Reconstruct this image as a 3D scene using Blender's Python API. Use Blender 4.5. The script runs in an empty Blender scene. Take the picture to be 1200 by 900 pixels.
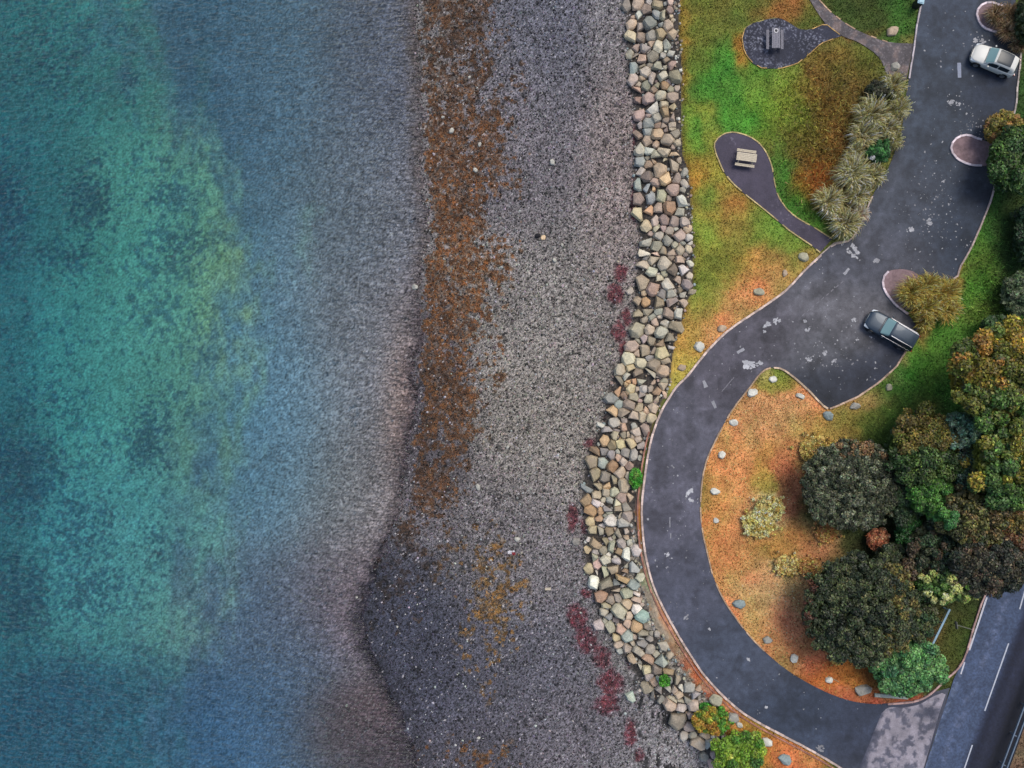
import bpy, bmesh, math, random
import numpy as np
from mathutils import Vector, Matrix
from mathutils.geometry import delaunay_2d_cdt

S = bpy.context.scene
COL = S.collection
rad = math.radians
RNG = np.random.RandomState(7)
random.seed(7)

# ------------------------------------------------------------------ camera
H = 68.0                # flying height over the road, metres
PPM = 13.5              # photo pixels per metre on the road (photo is 1200 wide)
cam_d = bpy.data.cameras.new('camera'); cam = bpy.data.objects.new('camera', cam_d); COL.objects.link(cam)
cam.location = (0, 0, H); cam.rotation_euler = (0, 0, 0)
cam_d.sensor_width = 36.0; cam_d.lens = PPM*36*H/1200; cam_d.clip_start = 1.0; cam_d.clip_end = 2000
S.camera = cam
# ------------------------------------------------------------------ world, sun, exposure
SUN_EL, SUN_AZ = 58.0, 40.0       # azimuth clockwise from +Y (top of the photo)
w = bpy.data.worlds.new('World'); S.world = w; w.use_nodes = True
nt = w.node_tree; bg = nt.nodes['Background']
sky = nt.nodes.new('ShaderNodeTexSky'); sky.sky_type = 'NISHITA'; sky.sun_disc = False
sky.sun_elevation = rad(SUN_EL); sky.sun_rotation = rad(SUN_AZ); sky.dust_density = 3.0; sky.air_density = 1.0
nt.links.new(sky.outputs[0], bg.inputs[0]); bg.inputs[1].default_value = 0.115
sd = bpy.data.lights.new('sun', 'SUN'); so = bpy.data.objects.new('sun', sd); COL.objects.link(so)
sd.energy = 1.25; sd.angle = rad(30); sd.color = (1.0, 0.95, 0.86)
sv = Vector((math.sin(rad(SUN_AZ))*math.cos(rad(SUN_EL)), math.cos(rad(SUN_AZ))*math.cos(rad(SUN_EL)), math.sin(rad(SUN_EL))))
so.rotation_euler = sv.to_track_quat('Z', 'Y').to_euler(); so.location = (30, 40, 60)
S.view_settings.view_transform = 'Standard'; S.view_settings.look = 'None'
S.view_settings.gamma = 1.0; S.view_settings.exposure = 0.75
S.view_settings.use_curve_mapping = False
S.render.engine = 'CYCLES'
GAIN = 1.35             # picture value of a white horizontal surface under this light

# ------------------------------------------------------------------ helpers
def P(px, py, z=0.0):
    k = (H - z)/H
    return ((px-600)/PPM*k, (450-py)/PPM*k, z)
def P_np(px, py, z):
    k = (H - z)/H
    return np.stack([(px-600)/PPM*k, (450-py)/PPM*k, z], -1)
def lin(c, gain=None):
    g = gain or GAIN
    c = np.asarray(c, float)/255.0
    l = np.where(c <= .04045, c/12.92, ((c+.055)/1.055)**2.4)
    return np.clip(l/g, 0, .85)
def tag(o, label=None, cat=None, group=None, kind=None):
    if label: o['label'] = label
    if cat: o['category'] = cat
    if group: o['group'] = group
    if kind: o['kind'] = kind
    return o
def mesh_np(name, verts, faces, cols=None, mat=None, parent=None, smooth=False):
    verts = np.asarray(verts, np.float32); faces = np.asarray(faces, np.int32)
    me = bpy.data.meshes.new(name)
    n, k = faces.shape
    me.vertices.add(len(verts)); me.vertices.foreach_set('co', verts.ravel())
    me.loops.add(n*k); me.loops.foreach_set('vertex_index', faces.ravel())
    me.polygons.add(n); me.polygons.foreach_set('loop_start', np.arange(0, n*k, k, dtype=np.int32))
    me.polygons.foreach_set('loop_total', np.full(n, k, np.int32))
    me.polygons.foreach_set('use_smooth', np.full(n, smooth, bool))
    me.update(calc_edges=True)
    if cols is not None:
        a = me.color_attributes.new('Col', 'FLOAT_COLOR', 'POINT')
        c4 = np.ones((len(verts), 4), np.float32); c4[:, :3] = cols
        a.data.foreach_set('color', c4.ravel())
    if mat: me.materials.append(mat)
    o = bpy.data.objects.new(name, me); COL.objects.link(o)
    if parent: o.parent = parent
    return o
def mesh_py(name, verts, faces, mat=None, parent=None, smooth=False):
    me = bpy.data.meshes.new(name); me.from_pydata([tuple(v) for v in verts], [], faces); me.update()
    for p in me.polygons: p.use_smooth = smooth
    if mat: me.materials.append(mat)
    o = bpy.data.objects.new(name, me); COL.objects.link(o)
    if parent: o.parent = parent
    return o
def empty(name, loc, rz=0):
    o = bpy.data.objects.new(name, None); COL.objects.link(o); o.location = loc; o.rotation_euler = (0, 0, rz)
    o.empty_display_size = .3
    return o
def _hash(ix, iy, seed):
    h = (ix.astype(np.int64)*374761393 + iy.astype(np.int64)*668265263 + seed*1442695041) & 0x7fffffff
    h = ((h ^ (h >> 13))*1274126177) & 0x7fffffff
    h = h ^ (h >> 16)
    return (h & 0xffff)/65535.0
def vnoise(x, y, seed=0):
    x0 = np.floor(x); y0 = np.floor(y); fx = x-x0; fy = y-y0
    fx = fx*fx*(3-2*fx); fy = fy*fy*(3-2*fy)
    a = _hash(x0, y0, seed); b = _hash(x0+1, y0, seed); c = _hash(x0, y0+1, seed); d = _hash(x0+1, y0+1, seed)
    return (a*(1-fx)+b*fx)*(1-fy)+(c*(1-fx)+d*fx)*fy
def fbm(x, y, scale, octv=4, seed=0):
    x = x/scale; y = y/scale; s = 0; amp = .5; t = 0
    for i in range(octv):
        s = s+amp*vnoise(x*(2**i)+17.3*i, y*(2**i)+9.1*i, seed+i); t += amp; amp *= .55
    return s/t
def sstep(a, b, x):
    t = np.clip((x-a)/(b-a+1e-9), 0, 1); return t*t*(3-2*t)
def spline(pts, n=6, closed=False):
    pts = [Vector(p[:2]).to_3d() for p in pts]; out = []
    m = len(pts)
    rng = range(m if closed else m-1)
    for i in rng:
        p0 = pts[(i-1) % m] if (closed or i > 0) else pts[i]*2-pts[i+1]
        p1 = pts[i]; p2 = pts[(i+1) % m]
        p3 = pts[(i+2) % m] if (closed or i+2 < m) else p2*2-p1
        for k in range(n):
            t = k/n
            q = .5*((2*p1)+(p2-p0)*t+(2*p0-5*p1+4*p2-p3)*t*t+(3*p1-p0-3*p2+p3)*t**3)
            out.append((q.x, q.y))
    if not closed: out.append((pts[-1].x, pts[-1].y))
    return out
def inside(px, py, poly):
    r = np.zeros(px.shape, bool); n = len(poly)
    for i in range(n):
        x1, y1 = poly[i]; x2, y2 = poly[(i+1) % n]
        if y1 == y2: continue
        c = ((y1 > py) != (y2 > py)) & (px < (x2-x1)*(py-y1)/(y2-y1)+x1)
        r ^= c
    return r
def blob_map(px, py, blobs, base, basew=.06):
    px = np.asarray(px, float); py = np.asarray(py, float)
    W = np.full(px.shape, basew); C = np.zeros(px.shape+(3,)); C += np.array(base, float)*basew
    for (bx, by, rx, ry, c) in blobs:
        g = np.exp(-((px-bx)/rx)**2-((py-by)/ry)**2)
        W += g; C += g[..., None]*np.array(c, float)
    return C/W[..., None]

# ------------------------------------------------------------------ materials
def newmat(name):
    m = bpy.data.materials.new(name); m.use_nodes = True
    return m, m.node_tree, m.node_tree.nodes['Principled BSDF']
def N(t, typ, **kw):
    n = t.nodes.new(typ)
    for k, v in kw.items():
        if k in n.inputs: n.inputs[k].default_value = v
        else: setattr(n, k, v)
    return n
def attr_mat(name, rough=.8, spec=.3, noise=None, bump=0, bscale=8, voro=None, transl=0):
    """colour from the painted material map, broken up by noise"""
    m, t, b = newmat(name); L = t.links
    a = N(t, 'ShaderNodeAttribute', attribute_name='Col'); col = a.outputs['Color']
    geo = N(t, 'ShaderNodeNewGeometry')
    if noise:
        for (sc, lo, hi) in noise:
            nz = N(t, 'ShaderNodeTexNoise', Scale=sc, Detail=3.0, Roughness=.65); L.new(geo.outputs['Position'], nz.inputs['Vector'])
            mr = N(t, 'ShaderNodeMapRange'); mr.inputs[1].default_value = .3; mr.inputs[2].default_value = .7
            mr.inputs[3].default_value = lo; mr.inputs[4].default_value = hi; L.new(nz.outputs[0], mr.inputs[0])
            vm = N(t, 'ShaderNodeVectorMath', operation='SCALE'); L.new(col, vm.inputs[0]); L.new(mr.outputs[0], vm.inputs['Scale']); col = vm.outputs[0]
    if voro:
        sc, lo, hi = voro
        v = N(t, 'ShaderNodeTexVoronoi', Scale=sc); L.new(geo.outputs['Position'], v.inputs['Vector'])
        sx = N(t, 'ShaderNodeSeparateColor'); L.new(v.outputs['Color'], sx.inputs[0])
        mr = N(t, 'ShaderNodeMapRange'); mr.inputs[3].default_value = lo; mr.inputs[4].default_value = hi; L.new(sx.outputs[0], mr.inputs[0])
        vm = N(t, 'ShaderNodeVectorMath', operation='SCALE'); L.new(col, vm.inputs[0]); L.new(mr.outputs[0], vm.inputs['Scale']); col = vm.outputs[0]
    L.new(col, b.inputs['Base Color'])
    b.inputs['Roughness'].default_value = rough; b.inputs['Specular IOR Level'].default_value = spec
    if bump:
        nz = N(t, 'ShaderNodeTexNoise', Scale=bscale, Detail=4.0); L.new(geo.outputs['Position'], nz.inputs['Vector'])
        bp = N(t, 'ShaderNodeBump', Strength=bump, Distance=.05); L.new(nz.outputs[0], bp.inputs['Height']); L.new(bp.outputs[0], b.inputs['Normal'])
    if transl:
        tr = N(t, 'ShaderNodeBsdfTranslucent'); L.new(col, tr.inputs[0]); mx = N(t, 'ShaderNodeMixShader'); mx.inputs[0].default_value = transl
        L.new(b.outputs[0], mx.inputs[1]); L.new(tr.outputs[0], mx.inputs[2]); L.new(mx.outputs[0], t.nodes['Material Output'].inputs[0])
    return m
def flat_mat(name, c, rough=.5, metal=0, spec=.5, coat=0, nscale=0, namt=.2, srgb=True, bump=0):
    m, t, b = newmat(name); L = t.links
    c = lin(c) if srgb else np.array(c)
    b.inputs['Base Color'].default_value = (*c, 1); b.inputs['Roughness'].default_value = rough
    b.inputs['Metallic'].default_value = metal; b.inputs['Specular IOR Level'].default_value = spec; b.inputs['Coat Weight'].default_value = coat
    if nscale:
        tc = N(t, 'ShaderNodeTexCoord'); nz = N(t, 'ShaderNodeTexNoise', Scale=nscale, Detail=4.0); L.new(tc.outputs['Object'], nz.inputs['Vector'])
        mr = N(t, 'ShaderNodeMapRange'); mr.inputs[1].default_value = .3; mr.inputs[2].default_value = .7; mr.inputs[3].default_value = 1-namt; mr.inputs[4].default_value = 1+namt
        L.new(nz.outputs[0], mr.inputs[0]); vm = N(t, 'ShaderNodeVectorMath', operation='SCALE'); vm.inputs[0].default_value = c
        L.new(mr.outputs[0], vm.inputs['Scale']); L.new(vm.outputs[0], b.inputs['Base Color'])
        if bump:
            bp = N(t, 'ShaderNodeBump', Strength=bump, Distance=.03); L.new(nz.outputs[0], bp.inputs['Height']); L.new(bp.outputs[0], b.inputs['Normal'])
    return m
M_beach = attr_mat('pebbles', .75, .4, noise=[(6, .85, 1.15)], voro=(11, .72, 1.28), bump=.6, bscale=10)
M_bed = attr_mat('seabed', .9, .1, noise=[(5, .8, 1.2)], voro=(5, .85, 1.15), bump=.4, bscale=6)
M_soil = attr_mat('turf', .9, .15, noise=[(1.2, .9, 1.1), (9, .72, 1.28)], bump=.8, bscale=14)
M_asph = attr_mat('asphalt', .8, .35, noise=[(.35, .88, 1.12), (2.2, .88, 1.12), (9, .8, 1.2)], bump=.25, bscale=30)
M_blade = attr_mat('grass_blades', .7, .2, transl=.35)
M_leaf = attr_mat('leaves', .5, .4, transl=.3)
M_rock = attr_mat('boulder_stone', .8, .3, noise=[(2.2, .8, 1.2), (11, .8, 1.2)], bump=.7, bscale=7)
M_peb = attr_mat('loose_pebbles', .75, .3)
M_weed = attr_mat('seaweed', .5, .4)
M_kerb = attr_mat('kerb_stone', .85, .2, noise=[(5, .8, 1.2)], bump=.3, bscale=12)
M_paint = attr_mat('worn_paint', .8, .2, noise=[(8, .8, 1.1)])
M_bark = flat_mat('bark', (95, 80, 62), .9, nscale=6, bump=.6)

# ------------------------------------------------------------------ lie of the land (metres; road level is 0, sea is at SEA)
SEA = -3.2
WLp = np.array([(-300, 480), (0, 489), (50, 492), (100, 491), (150, 497), (200, 496), (260, 502), (300, 500), (350, 493), (400, 495), (440, 488), (480, 487), (520, 478), (560, 479), (600, 470), (640, 456), (680, 440), (720, 424), (760, 430), (800, 455), (850, 480), (900, 490), (1300, 520)], float)
TOE = np.array([(-300, 725), (0, 732), (40, 734), (75, 735), (100, 736), (120, 743), (150, 743), (200, 742), (250, 743), (280, 749), (310, 747), (345, 744), (380, 741), (400, 737), (415, 730), (435, 720), (460, 711), (490, 708), (505, 701), (530, 690), (560, 683), (590, 681), (620, 686), (650, 684), (680, 690), (700, 696), (735, 708), (760, 722), (790, 744), (815, 760), (830, 775), (860, 798), (880, 820), (900, 838), (1000, 900), (1300, 1000)], float)
CRE = np.array([(-300, 790), (0, 796), (40, 795), (80, 799), (120, 798), (180, 799), (200, 806), (220, 808), (270, 811), (310, 812), (340, 811), (360, 802), (385, 797), (400, 790), (430, 786), (450, 784), (470, 775), (490, 766), (520, 758), (545, 750), (600, 743), (620, 746), (650, 750), (680, 749), (700, 757), (730, 765), (750, 778), (770, 790), (795, 805), (815, 825), (840, 845), (870, 850), (900, 856), (1000, 915), (1300, 1015)], float)
def wl(y):
    y = np.asarray(y, float); o = 0*y
    return np.interp(y, WLp[:, 0], WLp[:, 1])+9*(vnoise(y/19, o+3, 301)-.5)+5*(vnoise(y/7, o+9, 302)-.5)+3*(vnoise(y/2.6, o+5, 303)-.5)
def wlx(x, y):
    """waterline as felt at x: its small wiggles fade out away from it"""
    b = np.interp(y, WLp[:, 0], WLp[:, 1]); return b+(wl(y)-b)*np.exp(-np.abs(x-b)/14)
def toe(y): return np.interp(y, TOE[:, 0], TOE[:, 1])
def cre(y): return np.interp(y, CRE[:, 0], CRE[:, 1])
def terr(px, py):
    a, b, c = wlx(px, py), toe(py), cre(py)
    s = a-px+6*(fbm(px, py, 25, 3, 31)-.5)
    dep = np.interp(s, [0, 20, 90, 190, 290, 390, 490, 1500, 5000], [0, .12, .42, .85, 1.55, 2.2, 3.0, 9, 20])
    dep = dep*(1+.35*(fbm(px, py, 120, 3, 5)-.5))
    z = SEA-dep
    t = np.clip((px-a)/(b-a), 0, 1); zb = SEA+(1.5*t**.8)+.05*(fbm(px, py, 40, 3, 8)-.5)*np.clip(t*20, 0, 1)
    u = np.clip((px-b)/(c-b), 0, 1); zr = SEA+1.5+(-.25-SEA-1.5)*u
    v = np.clip((px-c)/6, 0, 1); zl = -.25+.21*v-.03*fbm(px, py, 14, 3, 3)
    return np.where(px < a, z, np.where(px < b, zb, np.where(px < c, zr, zl)))

# ---- colour maps of the ground covers
def beach_col(px, py):
    n1 = fbm(px, py, 60, 4, 11); n2 = fbm(px, py, 14, 4, 12); n3 = fbm(px, py, 5, 3, 13)
    C = blob_map(px, py, [(650, 30, 60, 90, (96, 98, 114)), (620, 180, 60, 90, (116, 112, 122)), (710, 20, 22, 60, (140, 138, 145)), (715, 200, 30, 150, (143, 131, 132)),
                          (650, 350, 80, 80, (138, 134, 134)), (650, 500, 70, 90, (140, 135, 132)), (600, 640, 80, 70, (122, 118, 125)), (480, 720, 55, 60, (58, 62, 80)),
                          (500, 800, 60, 70, (68, 70, 88)), (600, 780, 60, 70, (92, 92, 106)), (680, 860, 60, 40, (104, 101, 112)), (770, 870, 40, 50, (140, 138, 145)), (730, 740, 20, 50, (130, 128, 132)),
                          (560, 880, 60, 40, (80, 78, 90)), (510, 500, 30, 100, (90, 86, 95))], (125, 122, 126))*np.array((.96, .945, .895))
    C = C*(.86+.28*n1)[..., None]
    # slate-dark pebbles by the water's edge, left by the tide
    a = wlx(px, py)
    d = (px-a)
    dk = sstep(34, 2, d+14*(n2-.5))*(.04+.20*sstep(560, 680, py))*sstep(.25, .7, n2+.1)
    C = C*(1-dk[..., None])
    # brown wrack band
    xr = np.interp(py, [0, 100, 200, 300, 400, 500, 560, 620, 680, 720], [585, 598, 602, 592, 580, 562, 540, 520, 490, 450])
    core = sstep(-2, 14, d)*sstep(34, -34, px-xr)
    core = core*np.interp(py, [0, 500, 600, 680, 740], [1, .95, .8, .5, .2])
    cx = np.interp(py, [0, 100, 200, 300, 400, 500, 600], [530, 535, 540, 540, 530, 505, 498])
    core = core*(.56+.42*np.exp(-((px-cx)/34)**2)+.22*np.exp(-((px-a-12)/16)**2))
    core = np.maximum(core, .62*np.exp(-((px-575)/30)**2-((py-710)/75)**2))
    core = np.maximum(core, .66*np.exp(-((px-462)/32)**2-((py-680)/48)**2)); core = np.maximum(core, .6*np.exp(-((px-505)/40)**2-((py-640)/50)**2))
    core = np.maximum(core, .5*np.exp(-((px-550)/45)**2-((py-885)/18)**2))
    n9 = fbm(px, py, 30, 4, 16); wd = sstep(-.05, .09, core*.62-.30+(.26*n2+.44*n3+.30*n9-.5)*2.6)*sstep(.02, .1, core)*(.35+.65*sstep(.36, .56, fbm(px, py, 3.0, 2, 17)))
    wc = blob_map(px, py, [(540, 60, 60, 60, (84, 56, 32)), (545, 180, 60, 60, (104, 66, 32)), (545, 250, 50, 60, (120, 74, 32)), (530, 380, 50, 70, (114, 72, 34)), (500, 480, 40, 60, (100, 66, 34)),
                           (575, 700, 50, 90, (132, 100, 52)), (500, 570, 50, 50, (88, 60, 38)), (465, 680, 50, 50, (52, 44, 44))], (110, 70, 32))
    wc = (wc*.86+wc.mean(-1, keepdims=True)*.10)*(.45+1.0*fbm(px, py, 7, 3, 15))[..., None]
    C = C*(1-wd[..., None])+wc*wd[..., None]
    # red weed
    R = 0
    for (bx, by, rx, ry) in [(728, 320, 12, 16), (722, 345, 13, 18), (735, 372, 9, 14), (724, 388, 14, 18), (730, 410, 9, 16), (712, 492, 7, 10), (693, 520, 14, 9), (671, 607, 9, 25), (685, 617, 8, 12), (687, 695, 8, 9),
                             (676, 722, 18, 20), (686, 748, 19, 20), (704, 770, 16, 22), (716, 800, 20, 22), (710, 825, 24, 18), (738, 858, 10, 22), (750, 885, 8, 12), (738, 775, 6, 16), (744, 240, 6, 30), (745, 165, 5, 25), (748, 215, 6, 20)]:
        R = np.maximum(R, np.exp(-((px-bx)/rx)**2-((py-by)/ry)**2))
    rd = sstep(-.05, .3, R-.5*n2-.5*n3-.02)*(.5+.5*sstep(.3, .55, fbm(px, py, 3, 2, 18)))
    C = C*(1-rd[..., None]*.9)+(np.array((104, 48, 58))*(.6+.7*n3)[..., None])*rd[..., None]*.9
    # black cracks of weed on the gravel lower right
    ck = sstep(.62, .7, fbm(px*1.6, py*.6, 12, 3, 21))*sstep(735, 750, px)*sstep(770, 800, py)
    C = C*(1-.65*ck[..., None])
    sp = sstep(.66, .76, fbm(px, py, 5, 3, 23))
    C = C*(1-.45*sp[..., None]*(1-wd[..., None]))
    # among the boulders: ground coloured dark for the shade in the gaps
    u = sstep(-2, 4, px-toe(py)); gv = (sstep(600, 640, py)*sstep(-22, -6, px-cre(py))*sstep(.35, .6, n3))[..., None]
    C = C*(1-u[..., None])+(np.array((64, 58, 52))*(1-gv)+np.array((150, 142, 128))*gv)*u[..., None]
    return C
def bed_col(px, py):
    n1 = fbm(px, py, 90, 4, 41); n2 = fbm(px, py, 16, 4, 42); n3 = fbm(px, py, 5, 3, 43)
    peb = blob_map(px, py, [(450, 60, 60, 120, (90, 95, 118)), (440, 240, 60, 90, (108, 110, 128)), (420, 400, 70, 90, (132, 128, 145)), (470, 470, 20, 80, (140, 120, 122)), (430, 590, 60, 90, (125, 120, 132)),
                            (400, 700, 60, 60, (110, 98, 115)), (400, 850, 60, 40, (92, 75, 86)), (330, 750, 50, 60, (95, 105, 135)), (460, 880, 40, 40, (76, 66, 80)), (310, 60, 60, 90, (88, 105, 130)), (320, 450, 50, 120, (120, 138, 165)), (290, 850, 60, 60, (90, 110, 150))], (115, 120, 140))
    # pale sand
    xr = np.interp(py, [0, 100, 160, 220, 300, 360, 430, 500, 560, 640, 720, 800, 900], [140, 170, 235, 262, 282, 278, 265, 250, 240, 240, 215, 195, 175])
    sand = sstep(75, -65, px-xr+60*(fbm(px*1.4, py*.8, 14, 4, 42)-.5)*2+80*(fbm(px*1.5, py*.6, 45, 3, 45)-.5)*2)
    dk = 0
    for (bx, by, rx, ry, s) in [(105, 235, 38, 52, .52), (75, 300, 45, 30, .45), (150, 95, 16, 50, .3), (30, 560, 70, 65, .5), (90, 620, 60, 60, .42), (215, 290, 40, 30, .45), (200, 230, 30, 20, .5), (110, 690, 70, 50, .42), (30, 700, 50, 60, .5), (90, 820, 130, 80, .4), (6, 240, 30, 70, .5), (60, 60, 90, 70, .3), (170, 520, 30, 50, .5), (180, 640, 30, 40, .35), (240, 410, 25, 40, .3), (60, 470, 50, 30, .35)]:
        dk = np.maximum(dk, s*np.exp(-((px-bx)/rx)**2-((py-by)/ry)**2))
    n4 = fbm(px*1.5, py*.75, 26, 4, 44); weed = sstep(-.05, .3, dk*1.15-.2*n2-.35*n4-1.5*fbm(px, py, 3.2, 3, 49)+.72)*.62
    spot = sstep(.56, .80, fbm(px*1.3, py*.9, 6, 4, 47)+.5*(n2-.5)+.5*(n1-.5)+.12*sstep(130, 220, px)-.06)*.5
    weed = np.maximum(weed, spot*sstep(340, 200, px))
    sc = blob_map(px, py, [(256, 340, 28, 75, (248, 234, 168)), (215, 190, 30, 40, (205, 210, 165)), (180, 330, 60, 120, (196, 214, 176)), (100, 430, 80, 90, (190, 218, 188)), (190, 240, 40, 60, (205, 220, 180)), (110, 50, 90, 70, (156, 192, 168)), (30, 180, 45, 100, (148, 182, 165)), (70, 860, 130, 60, (104, 152, 164)), (20, 500, 25, 200, (140, 165, 155)), (230, 500, 30, 60, (200, 205, 170)), (130, 640, 80, 70, (185, 218, 200))], (180, 200, 170))  # sand greyed at top and bottom to paint in lens edge falloff
    peb = peb*np.array((1.36, 1.31, 1.19)); C = peb*(1-sand[..., None])+sc*sand[..., None]
    C = C*(1-weed[..., None])+np.array((78, 98, 118))*weed[..., None]
    C = C*(.85+.3*n3)[..., None]*(.9+.2*n1)[..., None]
    t = sstep(-2, 26, wlx(px, py)-px+16*(n2-.5)+10*(n3-.5))[..., None]
    return C*t+(beach_col(px, py)*1.02+np.array((8, 2, 4)))*(1-t)
LB = [(893, 606, 17, 14, (238, 216, 164)), (903, 594, 9, 9, (232, 214, 168)), (925, 662, 15, 9, (226, 194, 146)), (948, 664, 11, 8, (224, 170, 130)), (962, 528, 20, 9, (214, 186, 126)), (900, 700, 18, 12, (216, 170, 120)), (970, 624, 12, 6, (212, 152, 112)), (815, 40, 22, 60, (108, 118, 40)), (797, 70, 9, 90, (178, 125, 45)), (850, 20, 40, 25, (104, 116, 42)), (850, 105, 30, 35, (64, 132, 40)), (800, 130, 8, 20, (110, 145, 45)), (825, 130, 12, 12, (165, 135, 45)), (838, 170, 12, 25, (160, 140, 50)),
      (885, 100, 35, 18, (96, 150, 45)), (905, 130, 35, 25, (128, 150, 42)), (925, 80, 12, 12, (110, 140, 45)), (868, 145, 20, 12, (70, 135, 40)), (965, 70, 25, 20, (128, 106, 44)), (975, 125, 22, 40, (134, 98, 42)), (990, 65, 30, 15, (100, 104, 38)), (940, 165, 28, 35, (122, 98, 40)),
      (930, 150, 12, 30, (112, 112, 40)), (990, 150, 18, 60, (132, 106, 50)), (955, 215, 20, 20, (176, 98, 34)), (940, 240, 14, 20, (70, 120, 36)), (915, 190, 10, 30, (66, 128, 40)), (925, 12, 25, 12, (148, 96, 44)), (955, 20, 12, 14, (92, 108, 38)), (1015, 22, 40, 20, (60, 80, 30)),
      (990, 38, 28, 5, (150, 98, 48)), (1052, 30, 16, 18, (60, 112, 36)), (1065, 44, 10, 6, (140, 130, 60)), (875, 65, 8, 18, (175, 110, 38)), (815, 165, 16, 22, (84, 134, 40)), (812, 200, 14, 28, (180, 136, 46)), (840, 200, 14, 20, (150, 150, 50)), (828, 228, 14, 14, (85, 130, 40)),
      (855, 240, 18, 30, (160, 130, 52)), (868, 262, 16, 22, (178, 122, 55)), (830, 270, 16, 28, (150, 148, 50)), (885, 262, 22, 20, (112, 148, 46)), (910, 282, 22, 14, (112, 138, 44)), (838, 325, 18, 30, (110, 128, 40)), (865, 310, 18, 20, (140, 140, 48)), (900, 305, 25, 16, (180, 132, 62)),
      (935, 305, 14, 10, (170, 135, 60)), (895, 335, 30, 18, (200, 138, 70)), (870, 352, 26, 22, (206, 142, 76)), (840, 385, 26, 18, (206, 148, 80)), (815, 370, 12, 24, (170, 140, 56)), (806, 400, 14, 20, (192, 150, 62)), (795, 430, 12, 16, (194, 168, 66)), (822, 345, 10, 20, (120, 132, 44)),
      (1140, 320, 22, 50, (82, 130, 40)), (1165, 260, 14, 40, (62, 100, 36)), (1150, 350, 30, 30, (92, 118, 42)), (1120, 320, 6, 14, (190, 110, 55)), (1180, 300, 16, 60, (48, 72, 34)), (1100, 400, 40, 30, (76, 136, 40)), (1075, 440, 35, 25, (74, 134, 38)), (1110, 450, 30, 35, (60, 104, 32)), (1040, 470, 28, 22, (92, 124, 44)),
      (1070, 490, 30, 20, (84, 100, 36)), (1075, 388, 9, 14, (196, 116, 66)), (1010, 470, 22, 8, (186, 146, 90)), (1040, 443, 20, 6, (176, 142, 90)), (1062, 420, 6, 12, (180, 140, 90)), (1025, 510, 18, 30, (66, 100, 32)), (1000, 495, 20, 18, (150, 128, 58)), (1130, 400, 16, 16, (66, 98, 34)),
      (915, 447, 12, 12, (128, 142, 50)), (900, 440, 6, 6, (160, 150, 80)), (950, 475, 14, 20, (205, 150, 90)), (920, 480, 22, 18, (204, 146, 92)), (890, 500, 25, 25, (208, 142, 88)), (960, 500, 25, 16, (176, 140, 70)), (930, 530, 22, 22, (190, 130, 74)), (893, 552, 8, 20, (160, 140, 60)), (905, 525, 12, 10, (165, 140, 64)),
      (862, 545, 20, 35, (208, 142, 78)), (840, 600, 12, 40, (204, 138, 68)), (922, 570, 10, 40, (194, 108, 70)), (870, 620, 25, 25, (208, 138, 78)), (905, 635, 20, 14, (186, 122, 56)), (930, 635, 22, 14, (176, 122, 64)), (955, 640, 18, 18, (176, 124, 84)), (860, 660, 25, 25, (206, 134, 72)), (900, 690, 30, 25, (212, 150, 100)),
      (880, 720, 25, 25, (208, 140, 80)), (930, 720, 22, 30, (206, 134, 90)), (920, 760, 25, 20, (204, 126, 72)), (955, 760, 20, 20, (190, 112, 66)), (985, 790, 25, 14, (198, 110, 40)), (1010, 775, 14, 16, (150, 78, 30)), (990, 815, 40, 6, (178, 92, 52)), (1050, 823, 40, 5, (170, 72, 44)),
      (748, 615, 5, 14, (214, 120, 40)), (752, 660, 10, 16, (172, 128, 100)), (758, 695, 9, 14, (160, 148, 112)), (770, 715, 10, 16, (192, 134, 88)), (785, 745, 8, 20, (190, 124, 84)), (800, 770, 12, 14, (166, 128, 98)), (815, 785, 8, 10, (200, 100, 50)), (838, 810, 10, 10, (186, 112, 80)), (810, 760, 4, 30, (186, 110, 70)),
      (855, 830, 14, 10, (200, 120, 70)), (880, 855, 14, 12, (204, 126, 48)), (905, 875, 16, 10, (200, 118, 52)), (930, 890, 20, 10, (206, 122, 62)), (885, 880, 10, 12, (190, 150, 50)), (745, 590, 5, 12, (150, 105, 95)), (1115, 745, 16, 40, (80, 84, 30)), (1098, 735, 9, 20, (112, 92, 40)), (1135, 720, 10, 30, (64, 84, 30)),
      (1100, 785, 10, 10, (70, 80, 30)), (1085, 560, 75, 55, (48, 60, 30)), (1070, 680, 60, 75, (48, 56, 30)), (1180, 600, 50, 100, (44, 56, 28)), (1205, 880, 20, 60, (112, 88, 66)), (1205, 880, 18, 50, (112, 88, 66)), (975, 535, 22, 10, (205, 178, 118)), (1040, 740, 10, 30, (60, 66, 30)), (1192, 180, 20, 80, (50, 80, 32))]
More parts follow.
